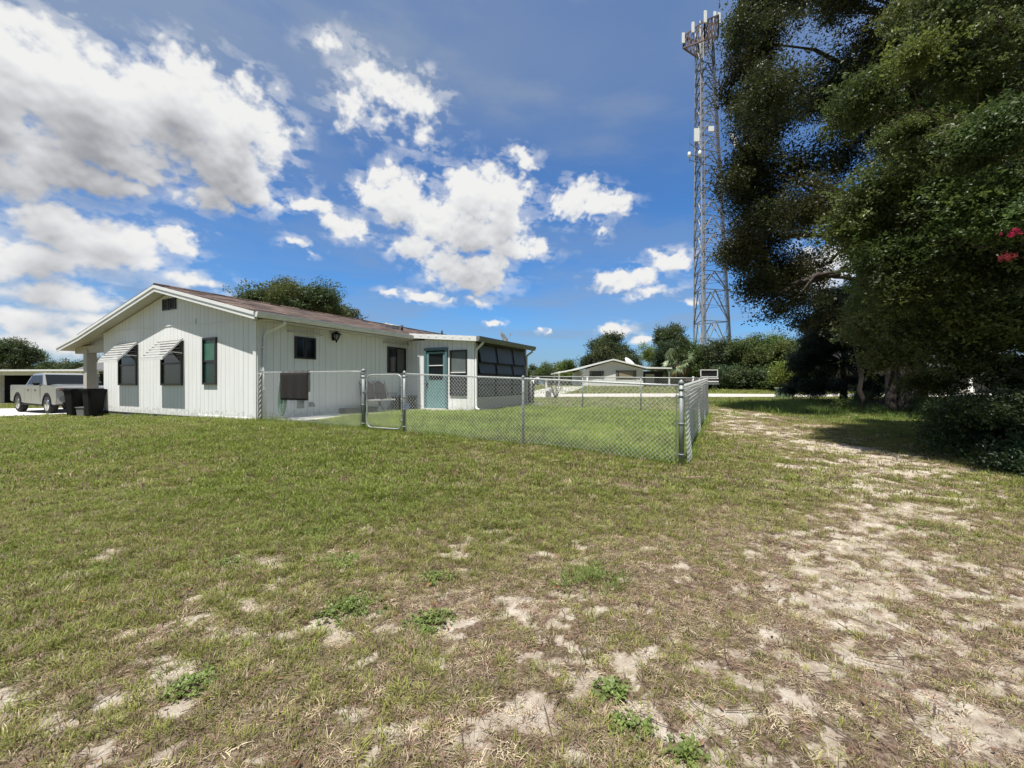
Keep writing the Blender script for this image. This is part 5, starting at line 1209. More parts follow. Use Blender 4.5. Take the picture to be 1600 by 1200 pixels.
def fill(clumps, dens, tint, rg, flat=.75, shell=.45, tv=.3, up=True):
    P = []; T = []
    for (cx, cy, cz, r) in clumps:
        n = max(3, int(dens * r * r)); d = rg.normal(size=(n, 3)); d /= np.linalg.norm(d, axis=1)[:, None]
        rr = np.where(rg.random(n) < .6, r * rg.random(n) ** shell, np.minimum(np.abs(rg.normal(0, .62 * r, n)) * 1.1 + .1 * r, 1.45 * r)); p = d * rr[:, None] * np.array([1, 1, flat]) + np.array([cx, cy, cz])
        P.append(p); t = np.array(tint) * rg.uniform(1 - tv, 1 + tv) * np.array([rg.uniform(.85, 1.2), 1, rg.uniform(.8, 1.2)]); T.append(np.repeat(t[None], n, 0) * rg.uniform(.65, 1.4, (n, 1)))
    P = np.concatenate(P); T = np.clip(np.concatenate(T), 0, 1); n = len(P)
    return P, np.stack([rg.normal(0, .45, n), rg.normal(0, .45, n), rg.random(n) * 6.283], 1), T
def limb(mb, a, b, r0, r1, rg, n=7, sag=.0, wob=.06):
    a = Vector(a); b = Vector(b); L_ = (b - a).length; pts = []; mid = a.lerp(b, .5) + Vector((0, 0, sag * L_))
    for i in range(n + 1):
        t = i / n; p = a * (1 - t) ** 2 + mid * 2 * t * (1 - t) + b * t * t
        if 0 < i < n: p += Vector((rg.normal(0, wob), rg.normal(0, wob), rg.normal(0, wob))) * min(1.5, L_ * .25)
        pts.append(p)
    mb.tube(pts, list(np.linspace(r0, r1, n + 1)), 7 if r0 > .04 else 5)
    return pts
def tree(name, base, clumps, dens, tint, protos, label, cat='tree', group=None, tr=.25, fork=.35, seed=1, scale=(.75, 1.3), bark='bark', flat=.75, stems=1, shell=.45, twigs=2, tv=.3, lean=(0, 0), limbs=None, every=1):
    rg = np.random.default_rng(seed); z0 = g1(*base[:2]) - .1
    root = empty(name, (base[0], base[1], z0), 0, label, cat, group)
    B = Vector((base[0], base[1], z0)); cl = [Vector(c[:3]) for c in clumps]; top = max(c.z for c in cl); H = top - z0
    mb = MB(); forks = []
    for s in range(stems):
        off_ = Vector((rg.normal(0, tr * 1.6), rg.normal(0, tr * 1.6), 0)) if stems > 1 else Vector((0, 0, 0))
        F_ = B + off_ * 2.2 + Vector((lean[0], lean[1], H * fork * rg.uniform(.9, 1.15)))
        rr = tr * (1 if stems == 1 else rg.uniform(.6, 1)); b0 = B + off_
        pts = limb(mb, b0, F_, rr, rr * .72, rg, 8, 0, .03)
        mb.tube([b0 + Vector((0, 0, -.05)), b0 + Vector((0, 0, .2)), b0 + Vector((0, 0, .6))], [rr * 1.6, rr * 1.2, rr * .98], 10)
        forks.append((F_, rr * .72)); T2 = F_.lerp(Vector((sum(c.x for c in cl) / len(cl), sum(c.y for c in cl) / len(cl), top - H * .12)), .8)
        up = limb(mb, F_, T2, rr * .7, rr * .15, rg, 8, 0, .05); ups = up
        forks += [(p, rr * (.7 - .5 * i / 8)) for i, p in enumerate(up[:7]) if i > 1]
    for ci, c in enumerate(cl):
        if every > 1 and ci % every: continue
        f, fr_ = min(forks, key=lambda q: (q[0] - c).length + 1.5 * max(0, q[0].z - c.z + .3 * ((q[0].xy - c.xy).length)))
        L_ = (f - c).length; r0 = min(fr_ * .55, .02 + .02 * L_ * (tr / .25) ** .5)
        pp = limb(mb, f, c, r0, .012 * (tr / .2) ** .5 + .004, rg, 6, .1, .09)
        for k2 in range(twigs):
            q = pp[rg.integers(3, 6)]; limb(mb, q, q + Vector(rg.normal(0, .45, 3)) * (1 + tr), .012 + .01 * tr, .004, rg, 3, .05, .05)
    t_ = mb.build('trunk', M[bark], root); t_.location = -root.location
    P, Rr, T = fill(clumps, dens, tint, rg, flat, shell, tv); P = P - np.array(root.location)
    cr = scatter('crown', P, Rr, rg.uniform(*scale, len(P)), T, protos, root)
    return root
def pc(px, py, Y_): return ((px - 800) / F * Y_, Y_, CAMZ + (600 - py) / F * Y_)
def blob(px, py, Y_, wpx, hpx, n, rmin, rmax, seed, depth=.8, bottom=.5):
    """clumps of a rounded crown: a dome with an uneven outline"""
    rg = np.random.default_rng(seed); out = []; c = pc(px, py, Y_); kx = wpx / F * Y_ / 2; kz = hpx / F * Y_ / 2
    for i in range(n):
        while True:
            d = rg.normal(size=3); d /= np.linalg.norm(d)
            if d[2] > -bottom: break
        q = rg.uniform(.35, 1) ** .5; r = rg.uniform(rmin, rmax); w = 1 + .16 * math.sin(3.1 * d[0] + seed) + .12 * math.sin(5 * d[2] + 2 * d[1] + seed)
        out.append((c[0] + d[0] * max(.2, kx * w - r) * q, c[1] + d[1] * kx * depth * q, c[2] + d[2] * max(.2, kz * w - r) * q, r))
    return out
OAK = (.038, .046, .013); MID = (.055, .078, .022); BRT = (.10, .13, .030); MYR = (.076, .104, .028); CED = (.020, .036, .022)

# ---- the big dark oak on the right
rg = np.random.default_rng(4); cl = []
while len(cl) < 150:
    px_ = rg.uniform(1135, 1720); py = rg.uniform(-330, 505); Y_ = 17.5 + rg.normal(0, 2.4); r = rg.uniform(.75, 1.45)
    left = 1140 + (22 if 150 < py < 240 else 0) + max(0, (-py) * .25) + 14 * math.sin(py * .035) + max(0, py - 420) * .9
    if px_ - r / Y_ * F * .8 < left or (px_ < 1240 and rg.random() < .3): continue
    bot = 500 if px_ < 1260 else 470
    if 1265 < px_ < 1410 and 335 < py < 480: continue
    if py > 430 and px_ > 1260: continue
    if py > bot: continue
    cl.append((*pc(px_, py, Y_), r))
cl += [(*pc(1166 + 16 * math.sin(i * 1.7) + (14 if 130 < i * 30 < 240 else 0), -20 + i * 30, 17 + math.sin(i * 2.3)), .7 + .2 * math.sin(i * 1.1)) for i in range(15)]
cl += [(*pc(1195 + 20 * math.sin(i * 1.3), -20 + i * 33, 17.5 + math.sin(i * 2.1)), .95) for i in range(15)]
cl += [(*pc(a, b, c), d) for a, b, c, d in ((1300, 500, 17, .7), (1340, 490, 18, .8), (1380, 500, 15, .6), (1330, 520, 15.5, .5), (1370, 540, 15, .5), (1450, 510, 15, .8), (1480, 540, 14.5, .7), (1430, 545, 14.5, .5), (1185, 455, 16.5, .7), (1215, 485, 16, .65), (1245, 470, 16.5, .8), (1160, 395, 17, .75), (1140, 400, 17.5, .6), (1205, 425, 18, .9), (1255, 500, 17, .55), (1150, 120, 17, .7), (1140, 155, 17.5, .6), (1165, 30, 18, .8), (1160, 255, 17, .8), (1145, 285, 16.8, .7))]
oakr = tree('large_oak', ((1424 - 800) / F * 16.6, 16.6), cl, 165, OAK, SP_oak, 'huge dark spreading oak filling the right of the yard', 'tree', tr=.31, fork=.2, seed=5, stems=1, flat=.85, every=3, twigs=1, tv=.3, shell=.4)
# visible extra stems of the clump of trunks
mb = MB(); rg = np.random.default_rng(9); bx_, by_ = (1424 - 800) / F * 16.6, 16.6; z0 = g1(bx_, by_) - .1
for (dx, dy, tx, tz, r) in ((-.42, .3, -.1, 5.5, .19), (-1.05, .9, -.4, 5, .10), (.36, -.1, .3, 6, .17), (.1, .5, .2, 6, .17), (-.2, -.1, -.3, 5.0, .15)):
    limb(mb, (dx, dy, 0), (dx + tx, dy + .4, tz), r, r * .6, rg, 9, .0, .05)
o = mb.build('trunk', M['bark'], oakr)
mb = MB()
A_ = Vector((-.4, 0, 3.6))
for (a, b_) in (((1400, 455, 16.6), (1290, 430, 16.5)), ((1410, 440, 16.6), (1310, 360, 17)), ((1405, 470, 16.6), (1340, 420, 17)), ((1310, 428, 16.5), (1235, 445, 16.2)), ((1360, 400, 16.8), (1330, 330, 17)), ((1290, 430, 16.5), (1200, 470, 16.2))):
    p = Vector(pc(*a)); q = Vector(pc(*b_)); limb(mb, p, q, .13 if a[1] < 500 else .2, .05 if a[1] < 500 else .13, rg, 7, .06, .06)
o = mb.build('limb', M['bark'], oakr); o.location = -oakr.location

# ---- crape myrtle close by on the right
rg = np.random.default_rng(14); cl = []
def plan(x, y): return math.hypot((x - 9.6) / 3.9, (y - 7.4) / 3.6)
while len(cl) < 215:
    x = rg.uniform(5.4, 13.5); y = rg.uniform(4.2, 10.8); z = rg.uniform(1.35, 9.2); r = rg.uniform(.32, .62)
    px_ = 800 + x / y * F; py = 600 - (z - CAMZ) / y * F
    lim = 1 - .25 * abs(z - 4.5) / 5 if z > 4.5 else 1 - .13 * (4.5 - z)
    if plan(x, y) > lim + .05 * math.sin(z * 5): continue
    if plan(x, y) < .45 and rg.random() < .6: continue
    if 1458 < px_ < 1512 and 578 < py < 612: continue
    if px_ > 1760 and rg.random() < .7: continue
    if px_ < 1345 + 25 * math.sin(py * .03) - (45 if 470 < py < 570 else 0): continue
    if py > 565 and px_ < 1440: continue
    cl.append((x, y, z, r))
myr = tree('crape_myrtle', (9.5, 7.6), cl, 560, MYR, SP_myr, 'tall crape myrtle with arching leafy sprays and a few pink blooms at the right edge', 'tree', tr=.06, fork=.18, seed=8, stems=6, bark='bark_pale', flat=.62, twigs=1, shell=.5, tv=.35, every=5)
fl = [sprig('petal_sprig', 60, .03, .028, .1, 60 + s, M['petal'], .5) for s in range(2)]
for (px_, py, Y_, n, col) in ((1579, 363, 5.35, 9, (.60, .03, .12)), (1566, 402, 5.4, 8, (.40, .06, .07)), (1590, 400, 5.4, 4, (.42, .06, .07))):
    c = np.array(pc(px_, py, Y_)) - np.array(myr.location); P = c + RNG.normal(0, 1, (n, 3)) * np.array([.07, .04, .02])
    scatter('flower_cluster', P, RNG.normal(0, .5, (n, 3)), RNG.uniform(.22, .4, n), np.array([col]) * RNG.uniform(.7, 1.3, (n, 1)), fl, myr)
# low bush under it
cl = []; rg = np.random.default_rng(21)
while len(cl) < 95:
    x = rg.uniform(7.3, 13); y = rg.uniform(6.2, 11.5); z = g1(x, y) + rg.uniform(.1, 1.9) * rg.random() ** .6
    px_ = 800 + x / y * F; py = 600 - (z - CAMZ) / y * F
    if px_ < 1465 + max(0, (700 - py) * .2): continue
    if py < 610 + 12 * math.sin(px_ * .05) and px_ < 1530: continue
    cl.append((x, y, z, rg.uniform(.3, .5)))
tree('shrub', (9.6, 8.8), cl, 420, (.035, .058, .02), SP_bush, 'dense low dark shrub at the foot of the crape myrtle on the right', 'shrub', tr=.04, fork=.12, seed=22, stems=5, flat=.6)
# ---- dark conifer
cl = []; rg = np.random.default_rng(31); cx_, cy_ = (1318 - 800) / F * 25, 25; zb2 = g1(cx_, cy_)
for i in range(120):
    t = rg.random() ** .8; z = zb2 + .3 + t * 6.3; R_ = 3.1 * (1 - t * .72) * (1 + .12 * math.sin(z * 3)); a = rg.random() * 6.283; q = rg.uniform(.5, 1) ** .5
    cl.append((cx_ + math.cos(a) * R_ * q, cy_ + math.sin(a) * R_ * q, z, rg.uniform(.45, .75)))
tree('dark_conifer', (cx_, cy_), cl, 150, CED, SP_ced, 'broad dark bluish green conifer with branches down to the grass', 'tree', tr=.2, fork=.4, seed=32, flat=.5, twigs=1, tv=.15, shell=.4)
# ---- undergrowth between the trunks
for i, (px_, Y_, n, lb) in enumerate(((1375, 20, 14, 'leafy undergrowth left of the oak trunks'), (1455, 15.5, 10, 'low leafy shrub right of the oak trunks'), (1530, 15, 16, 'dense dark undergrowth below the shaded house'))):
    x0 = (px_ - 800) / F * Y_; cl = [(x0 + rg.normal(0, 1.0), Y_ + rg.normal(0, .6), g1(x0, Y_) + rg.uniform(.1, .6), rg.uniform(.25, .42)) for _ in range(n)]
    tree('shrub', (x0, Y_), cl, 330, (.05, .085, .022), SP_oak, lb, 'shrub', 'shrubs under the oak', tr=.03, fork=.1, seed=40 + i, stems=3, scale=(.5, .8), flat=.6)

# ---- trees beyond
def bt_(name, px_, py, Y_, w, h, n, rmin, rmax, tint, lb, protos=None, dens=26, seed=1, tr=.3, g='trees in the background', base=None, depth=.8, bottom=.5, **k):
    tint = tuple(1.3 * c for c in tint); cl = blob(px_, py, Y_, w, h, n, rmin, rmax, seed, depth, bottom); X_ = (base or px_ - 800) / F * Y_ if base is None else (base - 800) / F * Y_
    return tree(name, (X_, Y_), cl, dens, tint, protos or SP_far, lb, 'tree', g, tr=tr, fork=.3, seed=seed, twigs=1, **k)
bt_('oak_tree', 457, 492, 38, 245, 120, 46, .9, 1.5, (.060, .080, .026), 'wide green oak rising behind the brown roof', SP_mid, 70, 51, .4, shell=.42)
bt_('oak_tree', 953, 566, 74, 118, 92, 34, 1.2, 2.0, (.035, .05, .018), 'dark round oak behind the gabled house', None, 34, 52)
bt_('conifer_tree', 1052, 560, 70, 74, 108, 34, 1.1, 1.8, (.045, .066, .026), 'tall bushy conifer behind the palm', SP_fced, 34, 53)
bt_('thin_tree', 1012, 560, 82, 34, 56, 12, .8, 1.3, (.13, .18, .03), 'slender bright green tree between the dark oak and the tall conifer', None, 14, 54, .15)
bt_('small_tree', 840, 583, 82, 44, 50, 12, .8, 1.4, (.06, .09, .025), 'small round tree just right of the enclosed porch', None, 26, 55, .15)
bt_('small_tree', 882, 583, 76, 44, 56, 14, .8, 1.4, (.08, .115, .03), 'small yellowish green tree beside the carport roof', None, 26, 56, .15)
for i, (px_, py, Y_, w, h, n, tint, lb) in enumerate(((1098, 572, 66, 60, 84, 22, (.05, .082, .018), 'bushy tree to the right of the palm'), (1133, 568, 60, 74, 94, 26, (.042, .06, .025), 'greyish green tree in front of the tower foot'),
    (1172, 562, 56, 74, 96, 26, (.06, .085, .025), 'leafy tree in the middle of the thicket'), (1212, 560, 54, 84, 100, 30, (.075, .105, .028), 'tallest bright leafy tree of the thicket beside the conifer'),
    (1262, 565, 50, 80, 100, 26, (.055, .08, .025), 'leafy tree partly behind the dark conifer'), (1350, 520, 48, 130, 170, 34, (.045, .066, .022), 'tree seen through the oak branches'),
    (1235, 585, 44, 40, 40, 12, (.11, .15, .03), 'low yellowish bush at the left edge of the conifer'), (1150, 592, 52, 90, 36, 18, (.035, .055, .018), 'low dark bush at the foot of the thicket'), (1200, 595, 50, 80, 34, 18, (.05, .075, .022), 'low mid green bush at the foot of the thicket near the conifer'),
    (1440, 500, 46, 120, 150, 26, (.04, .06, .02), 'dark tree behind the oak trunks'), (1560, 470, 52, 160, 200, 30, (.04, .06, .02), 'dark tree behind the shaded house'), (1025, 594, 68, 60, 26, 12, (.04, .06, .02), 'low hedge left of the palm trunk'))):
    bt_('thicket_tree', px_, py, Y_, w, h, n, 1.0, 1.7, tint, lb, None, 30, 60 + i, .2, 'thicket at the far right', bottom=.9)
bt_('pine_tree', 18, 556, 62, 72, 66, 20, .9, 1.5, (.045, .065, .022), 'open pine tree at the far left edge', SP_fced, 20, 80, .25, 'trees at the far left', shell=.5)
for i, (px_, py, w, h, lb) in enumerate(((-20, 575, 60, 44, 'low tree at the left picture edge'), (62, 576, 50, 28, 'first low tree behind the carport house'), (92, 574, 44, 30, 'low round tree below the utility pole'), (125, 577, 40, 24, 'small low tree left of the porch post'), (152, 570, 34, 44, 'tree right of the porch post'), (20, 578, 50, 26, 'low bush below the pine'))):
    bt_('distant_tree', px_, py, 88, w, h, 10, 1.0, 1.7, (.05, .072, .024), lb, None, 26, 90 + i, .2, 'trees at the far left', bottom=.9)
# far woods: one continuous mass along the horizon
P = []; rg = np.random.default_rng(77)
for i in range(560):
    a = rg.uniform(-70, 70); D = rg.uniform(120, 170); x = D * math.sin(R(a)); y = D * math.cos(R(a)); P.append((x, y, g1(x, y) + rg.uniform(.3, 3.4), rg.uniform(1.6, 2.8)))
Pp, Rr, T = fill(P, 5, (.045, .062, .024), rg); tag(scatter('far_woods', Pp, Rr, rg.uniform(1.8, 3, len(Pp)), T, SP_far), kind='stuff')

# ---- the palm
PX, PY = (1060 - 800) / F * 61, 61; z0 = g1(PX, PY); palm = empty('palm_tree', (PX, PY, z0 - .05), 0, 'cabbage palm with a shaggy trunk in front of the tall conifer', 'palm')
zc_ = CAMZ + (600 - 567) / F * 61 - z0
mb = MB(); mb.tube([(0, 0, 0), (.03, 0, zc_ * .5), (0, 0, zc_)], [.42, .36, .34], 12)
rg = random.Random(8)
for i in range(60): a = rg.uniform(0, 6.28); z = rg.uniform(.8, zc_); mb.bar((.3 * math.cos(a), .3 * math.sin(a), z), (.55 * math.cos(a), .55 * math.sin(a), z + .3), .1, .03)
mb.build('trunk', M['bark'], palm)
M['frond'] = mat('palm_frond', (.085, .12, .04), .5, var=.4, scale=1.5); M['deadfrond'] = mat('dead_frond', (.28, .21, .12), .8, var=.3, scale=2)
for dead in (0, 1):
    mb = MB()
    for i in range(18 if dead else 46):
        az = rg.uniform(0, 6.28); el = rg.uniform(-1.4, -.7) if dead else rg.uniform(-.75, 1.45); L_ = rg.uniform(.9, 1.3) if dead else rg.uniform(1.0, 1.9)
        d = Vector((math.cos(az) * math.cos(el), math.sin(az) * math.cos(el), math.sin(el))); base = Vector((0, 0, zc_ + (0 if dead else .2))); tip = base + d * L_
        mb.bar(base, tip, .03); side = Matrix.Rotation(rg.uniform(-1.3, 1.3), 3, d) @ d.cross(Vector((0, 0, 1))).normalized(); upv = side.cross(d)
        for k in range(22):
            a = (k / 21 - .5) * 3.6; ld = d * math.cos(a) + side * math.sin(a) + upv * .2 * math.cos(a); l = rg.uniform(.8, 1.2); e = tip + ld * l; e2 = e - Vector((0, 0, rg.uniform(.2, .7) * l)); m2 = tip + ld * l * .6; w = ld.cross(upv).normalized() * .055
            mb.add([tip, m2 + w, m2 - w, e2], [(0, 1, 3, 2)])
    mb.build('dead_fronds' if dead else 'fronds', M['deadfrond'] if dead else M['frond'], palm)
# small bare shrub by the road
X_, Y_ = (868 - 800) / F * 29, 29; mb = MB(); rg2 = np.random.default_rng(3)
for i in range(9): a = i * .7; p = limb(mb, (0, 0, 0), (.5 * math.cos(a), .4 * math.sin(a), 1.0 + .3 * math.sin(i * 2)), .03, .012, rg2, 5, .05, .06); limb(mb, p[3], p[3] + Vector(rg2.normal(0, .25, 3)), .012, .006, rg2, 3)
root = empty('bare_shrub', (X_, Y_, g1(X_, Y_)), 0, 'small half bare shrub behind the far fence near the white post', 'shrub'); mb.build('branches', M['bark'], root)
P = rg2.normal(0, 1, (60, 3)) * np.array([.4, .3, .3]) + np.array([0, 0, .8]); scatter('leaves', P, rg2.normal(0, .5, (60, 3)), rg2.uniform(.35, .6, 60), np.array([[.09, .10, .04]]) * rg2.uniform(.7, 1.3, (60, 1)), SP_oak, root)
# ================================================================ light, sky and camera
SUN_EL = 69.5
_s = D1 * math.cos(R(5)) + D2 * math.sin(R(5))            # horizontal direction in which the light travels
sd = Vector((_s[0] * math.cos(R(SUN_EL)), _s[1] * math.cos(R(SUN_EL)), -math.sin(R(SUN_EL))))
sl = bpy.data.lights.new('sun', 'SUN'); sl.energy = 5.0; sl.angle = R(.53); sl.color = (1, .965, .90)
so = bpy.data.objects.new('sun', sl); COL.objects.link(so); so.rotation_euler = sd.to_track_quat('-Z', 'Y').to_euler(); so.location = (0, -20, 40)
w = bpy.data.worlds.new('World'); SC.world = w; w.use_nodes = True
def sky_node(N):
    s = N.new('ShaderNodeTexSky'); s.sky_type = 'NISHITA'; s.sun_disc = False; s.sun_elevation = R(SUN_EL); s.sun_rotation = math.atan2(-sd.x, -sd.y)
    s.air_density = 1.0; s.dust_density = .6; s.ozone_density = 2.5; s.altitude = 0; return s
N = w.node_tree.nodes; L = w.node_tree.links; sk = sky_node(N); L.new(sk.outputs[0], N['Background'].inputs[0]); N['Background'].inputs[1].default_value = .05

# clouds: thickness and light on a far dome round the view, worked out on a grid of directions
CL = [ # px, py, rx, ry, strength
 (40,100,120,95,1.05),(150,160,170,100,1.1),(280,175,140,85,1.1),(380,190,75,70,1.0),(300,120,70,50,.8),(345,250,90,55,.9),(180,230,160,50,.85),(385,290,60,38,.85),(330,310,55,30,.75),(420,225,50,60,.7),(-60,150,160,110,1.0),
 (90,262,130,42,.9),(170,285,65,34,.85),(20,275,90,45,.85),(215,300,35,20,.6),
 (95,355,85,30,.9),(170,385,120,44,.95),(60,405,110,38,.9),(265,383,62,24,.85),(300,375,32,12,.6),(-30,400,90,50,.9),
 (90,462,150,26,.62),(30,500,120,26,.6),(180,498,90,18,.5),(300,440,60,14,.45),(60,535,120,22,.6),(130,520,60,16,.5),
 (590,125,62,40,.72),(645,150,42,36,.66),(545,165,34,36,.66),(520,68,36,22,.42),(600,190,60,20,.3),(655,215,26,26,.26),
 (490,316,52,17,.8),(530,345,32,22,.8),(560,360,20,14,.7),(585,300,36,26,.85),(625,312,58,40,1.0),(680,345,62,42,1.0),(600,275,30,20,.7),(740,300,58,46,.95),(790,310,44,48,.9),(765,268,30,28,.75),(820,253,24,20,.6),(730,362,90,40,.95),(790,350,50,40,.8),(815,390,52,22,.85),(845,385,24,14,.6),(645,393,46,22,.85),(700,415,45,26,.85),(735,430,68,32,1.0),(770,425,36,28,.9),(660,285,20,10,.5),
 (905,310,46,32,.85),(945,322,46,28,.8),(875,320,24,14,.6),(940,365,10,8,.35),
 (1042,412,36,17,.85),(1000,430,30,15,.8),(962,441,42,15,.8),(1015,452,44,9,.5),(985,462,16,6,.45),
 (660,463,42,11,.75),(610,458,22,7,.55),(700,470,22,7,.5),(746,472,22,8,.65),(462,381,24,9,.5),(495,395,10,6,.35),(771,503,14,6,.75),(960,516,26,12,.9),(1000,531,20,8,.8),(1083,469,16,7,.7),(845,519,6,3.5,.6),(860,521,6,3.5,.6),(1300,420,60,40,.6),(1380,440,60,40,.7),(1230,590,50,20,.4)]
def dirang(px, py): u = (px - 800) / F; v = (600 - py) / F; return math.degrees(math.atan2(u, 1)), math.degrees(math.atan2(v, math.hypot(u, 1)))
fa = np.arange(-56, 56.01, .09); az = np.concatenate([np.arange(-115, -56, .9), fa, np.arange(56.9, 115, .9)])
fe = np.arange(-2.4, 45, .075); el = np.concatenate([fe, np.arange(45.6, 78, .9)])
A, E_ = np.meshgrid(az, el)
def dens(A, E_):
    # warp the directions with noise so that the puffs get ragged, billowy edges
    sc = .32; wx = (fbm(A * sc, E_ * sc * 1.15, 5, 101) - .5) * 3.6 + (fbm(A * 1.3, E_ * 1.5, 4, 131) - .5) * 1.5; wy = (fbm(A * sc + 40, E_ * sc * 1.15, 5, 111) - .5) * 2.6 + (fbm(A * 1.3, E_ * 1.5, 4, 141) - .5) * 1.2
    k_ = .35 + .65 * sstep(2, 22, E_); x = A + wx * k_; y = E_ + wy * k_
    D = np.full(A.shape, -1.0)
    for (px, py, rx, ry, s) in CL:
        a, e = dirang(px, py); ca = math.cos(R(a)); ax = math.degrees(rx / F) * ca * ca; ey = math.degrees(ry / F) * ca * math.cos(R(e)) ** 2
        m_ = (np.abs(A - a) < ax * 2 + 4) & (np.abs(E_ - e) < ey * 2 + 4)
        d = np.hypot((x[m_] - a) / ax, (y[m_] - e) / ey); D[m_] = np.maximum(D[m_], s * (1.08 - d))
    far = sstep(57, 66, np.abs(A)) + sstep(46, 54, E_); g_ = 1.5 * (fbm(A * .05 + 7, E_ * .09, 5, 151) - .52); D = np.where(far > 0, np.maximum(D, g_ * np.clip(far, 0, 1) + .0), D)
    Dmac = D.copy()
    n = fbm(A * .55, E_ * .75, 7, 121, .5) - .5; n2 = 1 - np.abs(2 * fbm(A * .8, E_ * 1.0, 5, 161, .6) - 1)
    return D - .10 * 0 + (.85 * n + .20 * (n2 - .78)) * (.25 + .75 * sstep(-.6, .3, D)) * (.55 + .45 * k_), Dmac
Dn, Dm = dens(A, E_)
cov = np.maximum(sstep(-.02, .46, Dn), .42 * sstep(-.55, .25, Dn) * sstep(.42, .62, fbm(A * .5 + E_ * .2, E_ * 1.1, 5, 221, .55))); th = np.clip((Dn - .1) * 1.15, 0, 1)
# light inside the cloud: look a little towards the sun (up) and gather what lies above
nf = len(fe); occ = np.zeros_like(th); T0 = np.clip(.72 * Dm + .28 * Dn, 0, 1.2)
def shift(a, n): r = np.zeros_like(a); r[:nf - n] = a[n:nf]; r[nf - n:nf] = a[nf - 1:nf]; r[nf:] = a[nf:]; return r
for dg, wgt in ((.4, .10), (1.1, .18), (2.2, .24), (3.8, .26), (6, .22), (9, .14)):
    occ += wgt * shift(T0, int(dg / .075))
    
Td = np.clip(Dn, 0, 1.2); rel = shift(Td, 7) - Td
def blur(a, r):
    for ax_ in (0, 1):
        p = np.concatenate([np.repeat(a.take([0], ax_), r, ax_), a, np.repeat(a.take([-1], ax_), r + 1, ax_)], ax_); c_ = np.cumsum(p, ax_); n_ = a.shape[ax_]; w_ = 2 * r + 1
        a = (c_.take(range(w_, w_ + n_), ax_) - c_.take(range(0, n_), ax_)) / w_
    return a
occ = blur(blur(occ, 6), 6)
grey = .34 + .10 * sstep(-18, -30, A)
shade = 1.0 - grey * sstep(.22, .95, occ) - .0 * T0
shade = shade - .17 * np.clip(blur(rel, 1), -.35, .5)
shade = np.clip(shade + .10 * (fbm(A * 1.1, E_ * 1.5, 5, 171) - .5), .3, 1.08)
# thin high veil
veil = sstep(.42, .72, fbm(A * .05 + 3, E_ * .16 + A * .012, 6, 181, .55)) * .26 + sstep(20, 40, E_) * .60 * (.7 + .6 * (fbm(A * .06, E_ * .09, 4, 191) - .5)) + sstep(.5, .75, fbm(A * .07 + 9, E_ * .5, 5, 201, .5)) * .34 * sstep(20, 7, E_) + .30 * sstep(-25, -50, A) * sstep(0, 12, E_) + .12 * sstep(25, 45, A) + .35 * sstep(9, 0, E_)
veil = np.clip(veil, 0, .75)
DR = 2600.0; ar = np.radians(A); er = np.radians(E_)
V_ = np.stack([np.sin(ar) * np.cos(er), np.cos(ar) * np.cos(er), np.sin(er)], -1).reshape(-1, 3) * DR + np.array([0, 0, CAMZ])
ny, nx = A.shape; I = np.arange(nx * ny).reshape(ny, nx); q = np.stack([I[:-1, :-1], I[:-1, 1:], I[1:, 1:], I[1:, :-1]], -1).reshape(-1, 4)
me = bpy.data.meshes.new('sky'); me.vertices.add(len(V_)); me.vertices.foreach_set('co', V_.ravel()); me.loops.add(q.size); me.loops.foreach_set('vertex_index', q.ravel().astype(np.int32)); me.polygons.add(len(q))
me.polygons.foreach_set('loop_start', np.arange(0, q.size, 4, dtype=np.int32)); me.polygons.foreach_set('loop_total', np.full(len(q), 4, dtype=np.int32)); me.update()
for nme, arr in (('cover', cov), ('light', shade), ('veil', veil)):
    a = me.attributes.new(nme, 'FLOAT', 'POINT'); a.data.foreach_set('value', arr.ravel().astype(np.float32))
sky = bpy.data.objects.new('sky', me); COL.objects.link(sky); sky['kind'] = 'structure'
m = bpy.data.materials.new('sky_and_clouds'); m.use_nodes = True; nt = m.node_tree; N = nt.nodes; L = nt.links; N.clear()
out = N.new('ShaderNodeOutputMaterial'); em = N.new('ShaderNodeEmission'); L.new(em.outputs[0], out.inputs[0])
geo = N.new('ShaderNodeNewGeometry'); vm = N.new('ShaderNodeVectorMath'); vm.operation = 'SCALE'; vm.inputs['Scale'].default_value = -1; L.new(geo.outputs['Incoming'], vm.inputs[0])
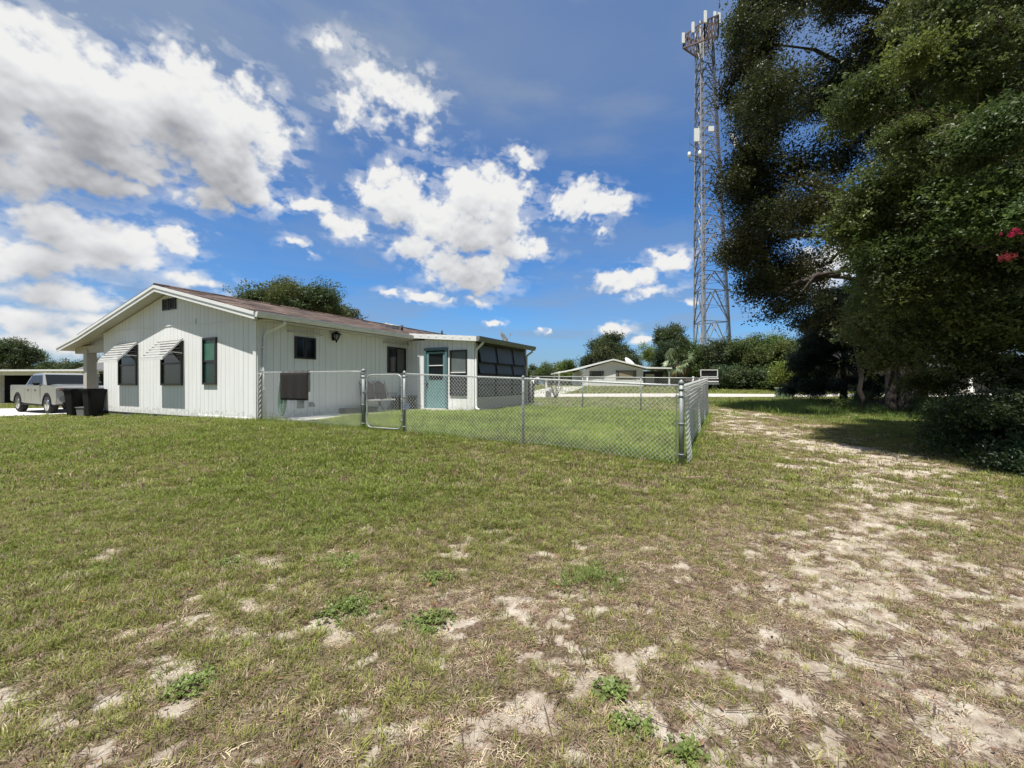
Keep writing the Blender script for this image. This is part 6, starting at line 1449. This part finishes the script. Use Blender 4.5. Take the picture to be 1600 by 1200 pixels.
sk = sky_node(N); L.new(vm.outputs[0], sk.inputs[0])
sc_ = N.new('ShaderNodeVectorMath'); sc_.operation = 'MULTIPLY'; L.new(sk.outputs[0], sc_.inputs[0]); sc_.inputs[1].default_value = SKYMUL
def at_(n): a = N.new('ShaderNodeAttribute'); a.attribute_name = n; return a.outputs['Fac']
def mx_(f, a, b_):
    x = N.new('ShaderNodeMix'); x.data_type = 'RGBA'; x.clamp_result = False; L.new(f, x.inputs[0]); L.new(a, x.inputs[6]); L.new(b_, x.inputs[7]); return x.outputs[2]
def rgb(c): x = N.new('ShaderNodeRGB'); x.outputs[0].default_value = (*c, 1); return x.outputs[0]
c1 = mx_(at_('veil'), sc_.outputs[0], rgb(VEIL))
rp = N.new('ShaderNodeValToRGB'); L.new(at_('light'), rp.inputs[0])
for _ in range(3): rp.color_ramp.elements.new(.5)
for e, (p, c) in zip(rp.color_ramp.elements, ((.35, (.26, .27, .30)), (.55, (.40, .41, .44)), (.72, (.62, .63, .655)), (.88, (.84, .85, .87)), (1.0, (.98, .98, .97)))): e.position = p; e.color = (*c, 1)
L.new(mx_(at_('cover'), c1, rp.outputs[0]), em.inputs[0]); em.inputs[1].default_value = .635
m.cycles.emission_sampling = 'NONE'; me.materials.append(m)

cam = bpy.data.cameras.new('camera'); co = bpy.data.objects.new('camera', cam); COL.objects.link(co); SC.camera = co
cam.sensor_width = 36; cam.lens = F / 1600 * 36; co.location = (0, 0, CAMZ); co.rotation_euler = (R(90), 0, 0); cam.clip_end = 6000; cam.clip_start = .05
vs_ = SC.view_settings; vs_.view_transform = 'Standard'; vs_.look = 'None'; vs_.exposure = EXPO; vs_.gamma = 1
SC.render.engine = 'CYCLES'; SC.cycles.use_denoising = True; SC.cycles.max_bounces = 5; SC.cycles.diffuse_bounces = 2; SC.cycles.glossy_bounces = 2; SC.cycles.transmission_bounces = 3; SC.cycles.transparent_max_bounces = 4
SC.cycles.sample_clamp_indirect = 6; SC.render.use_persistent_data = False
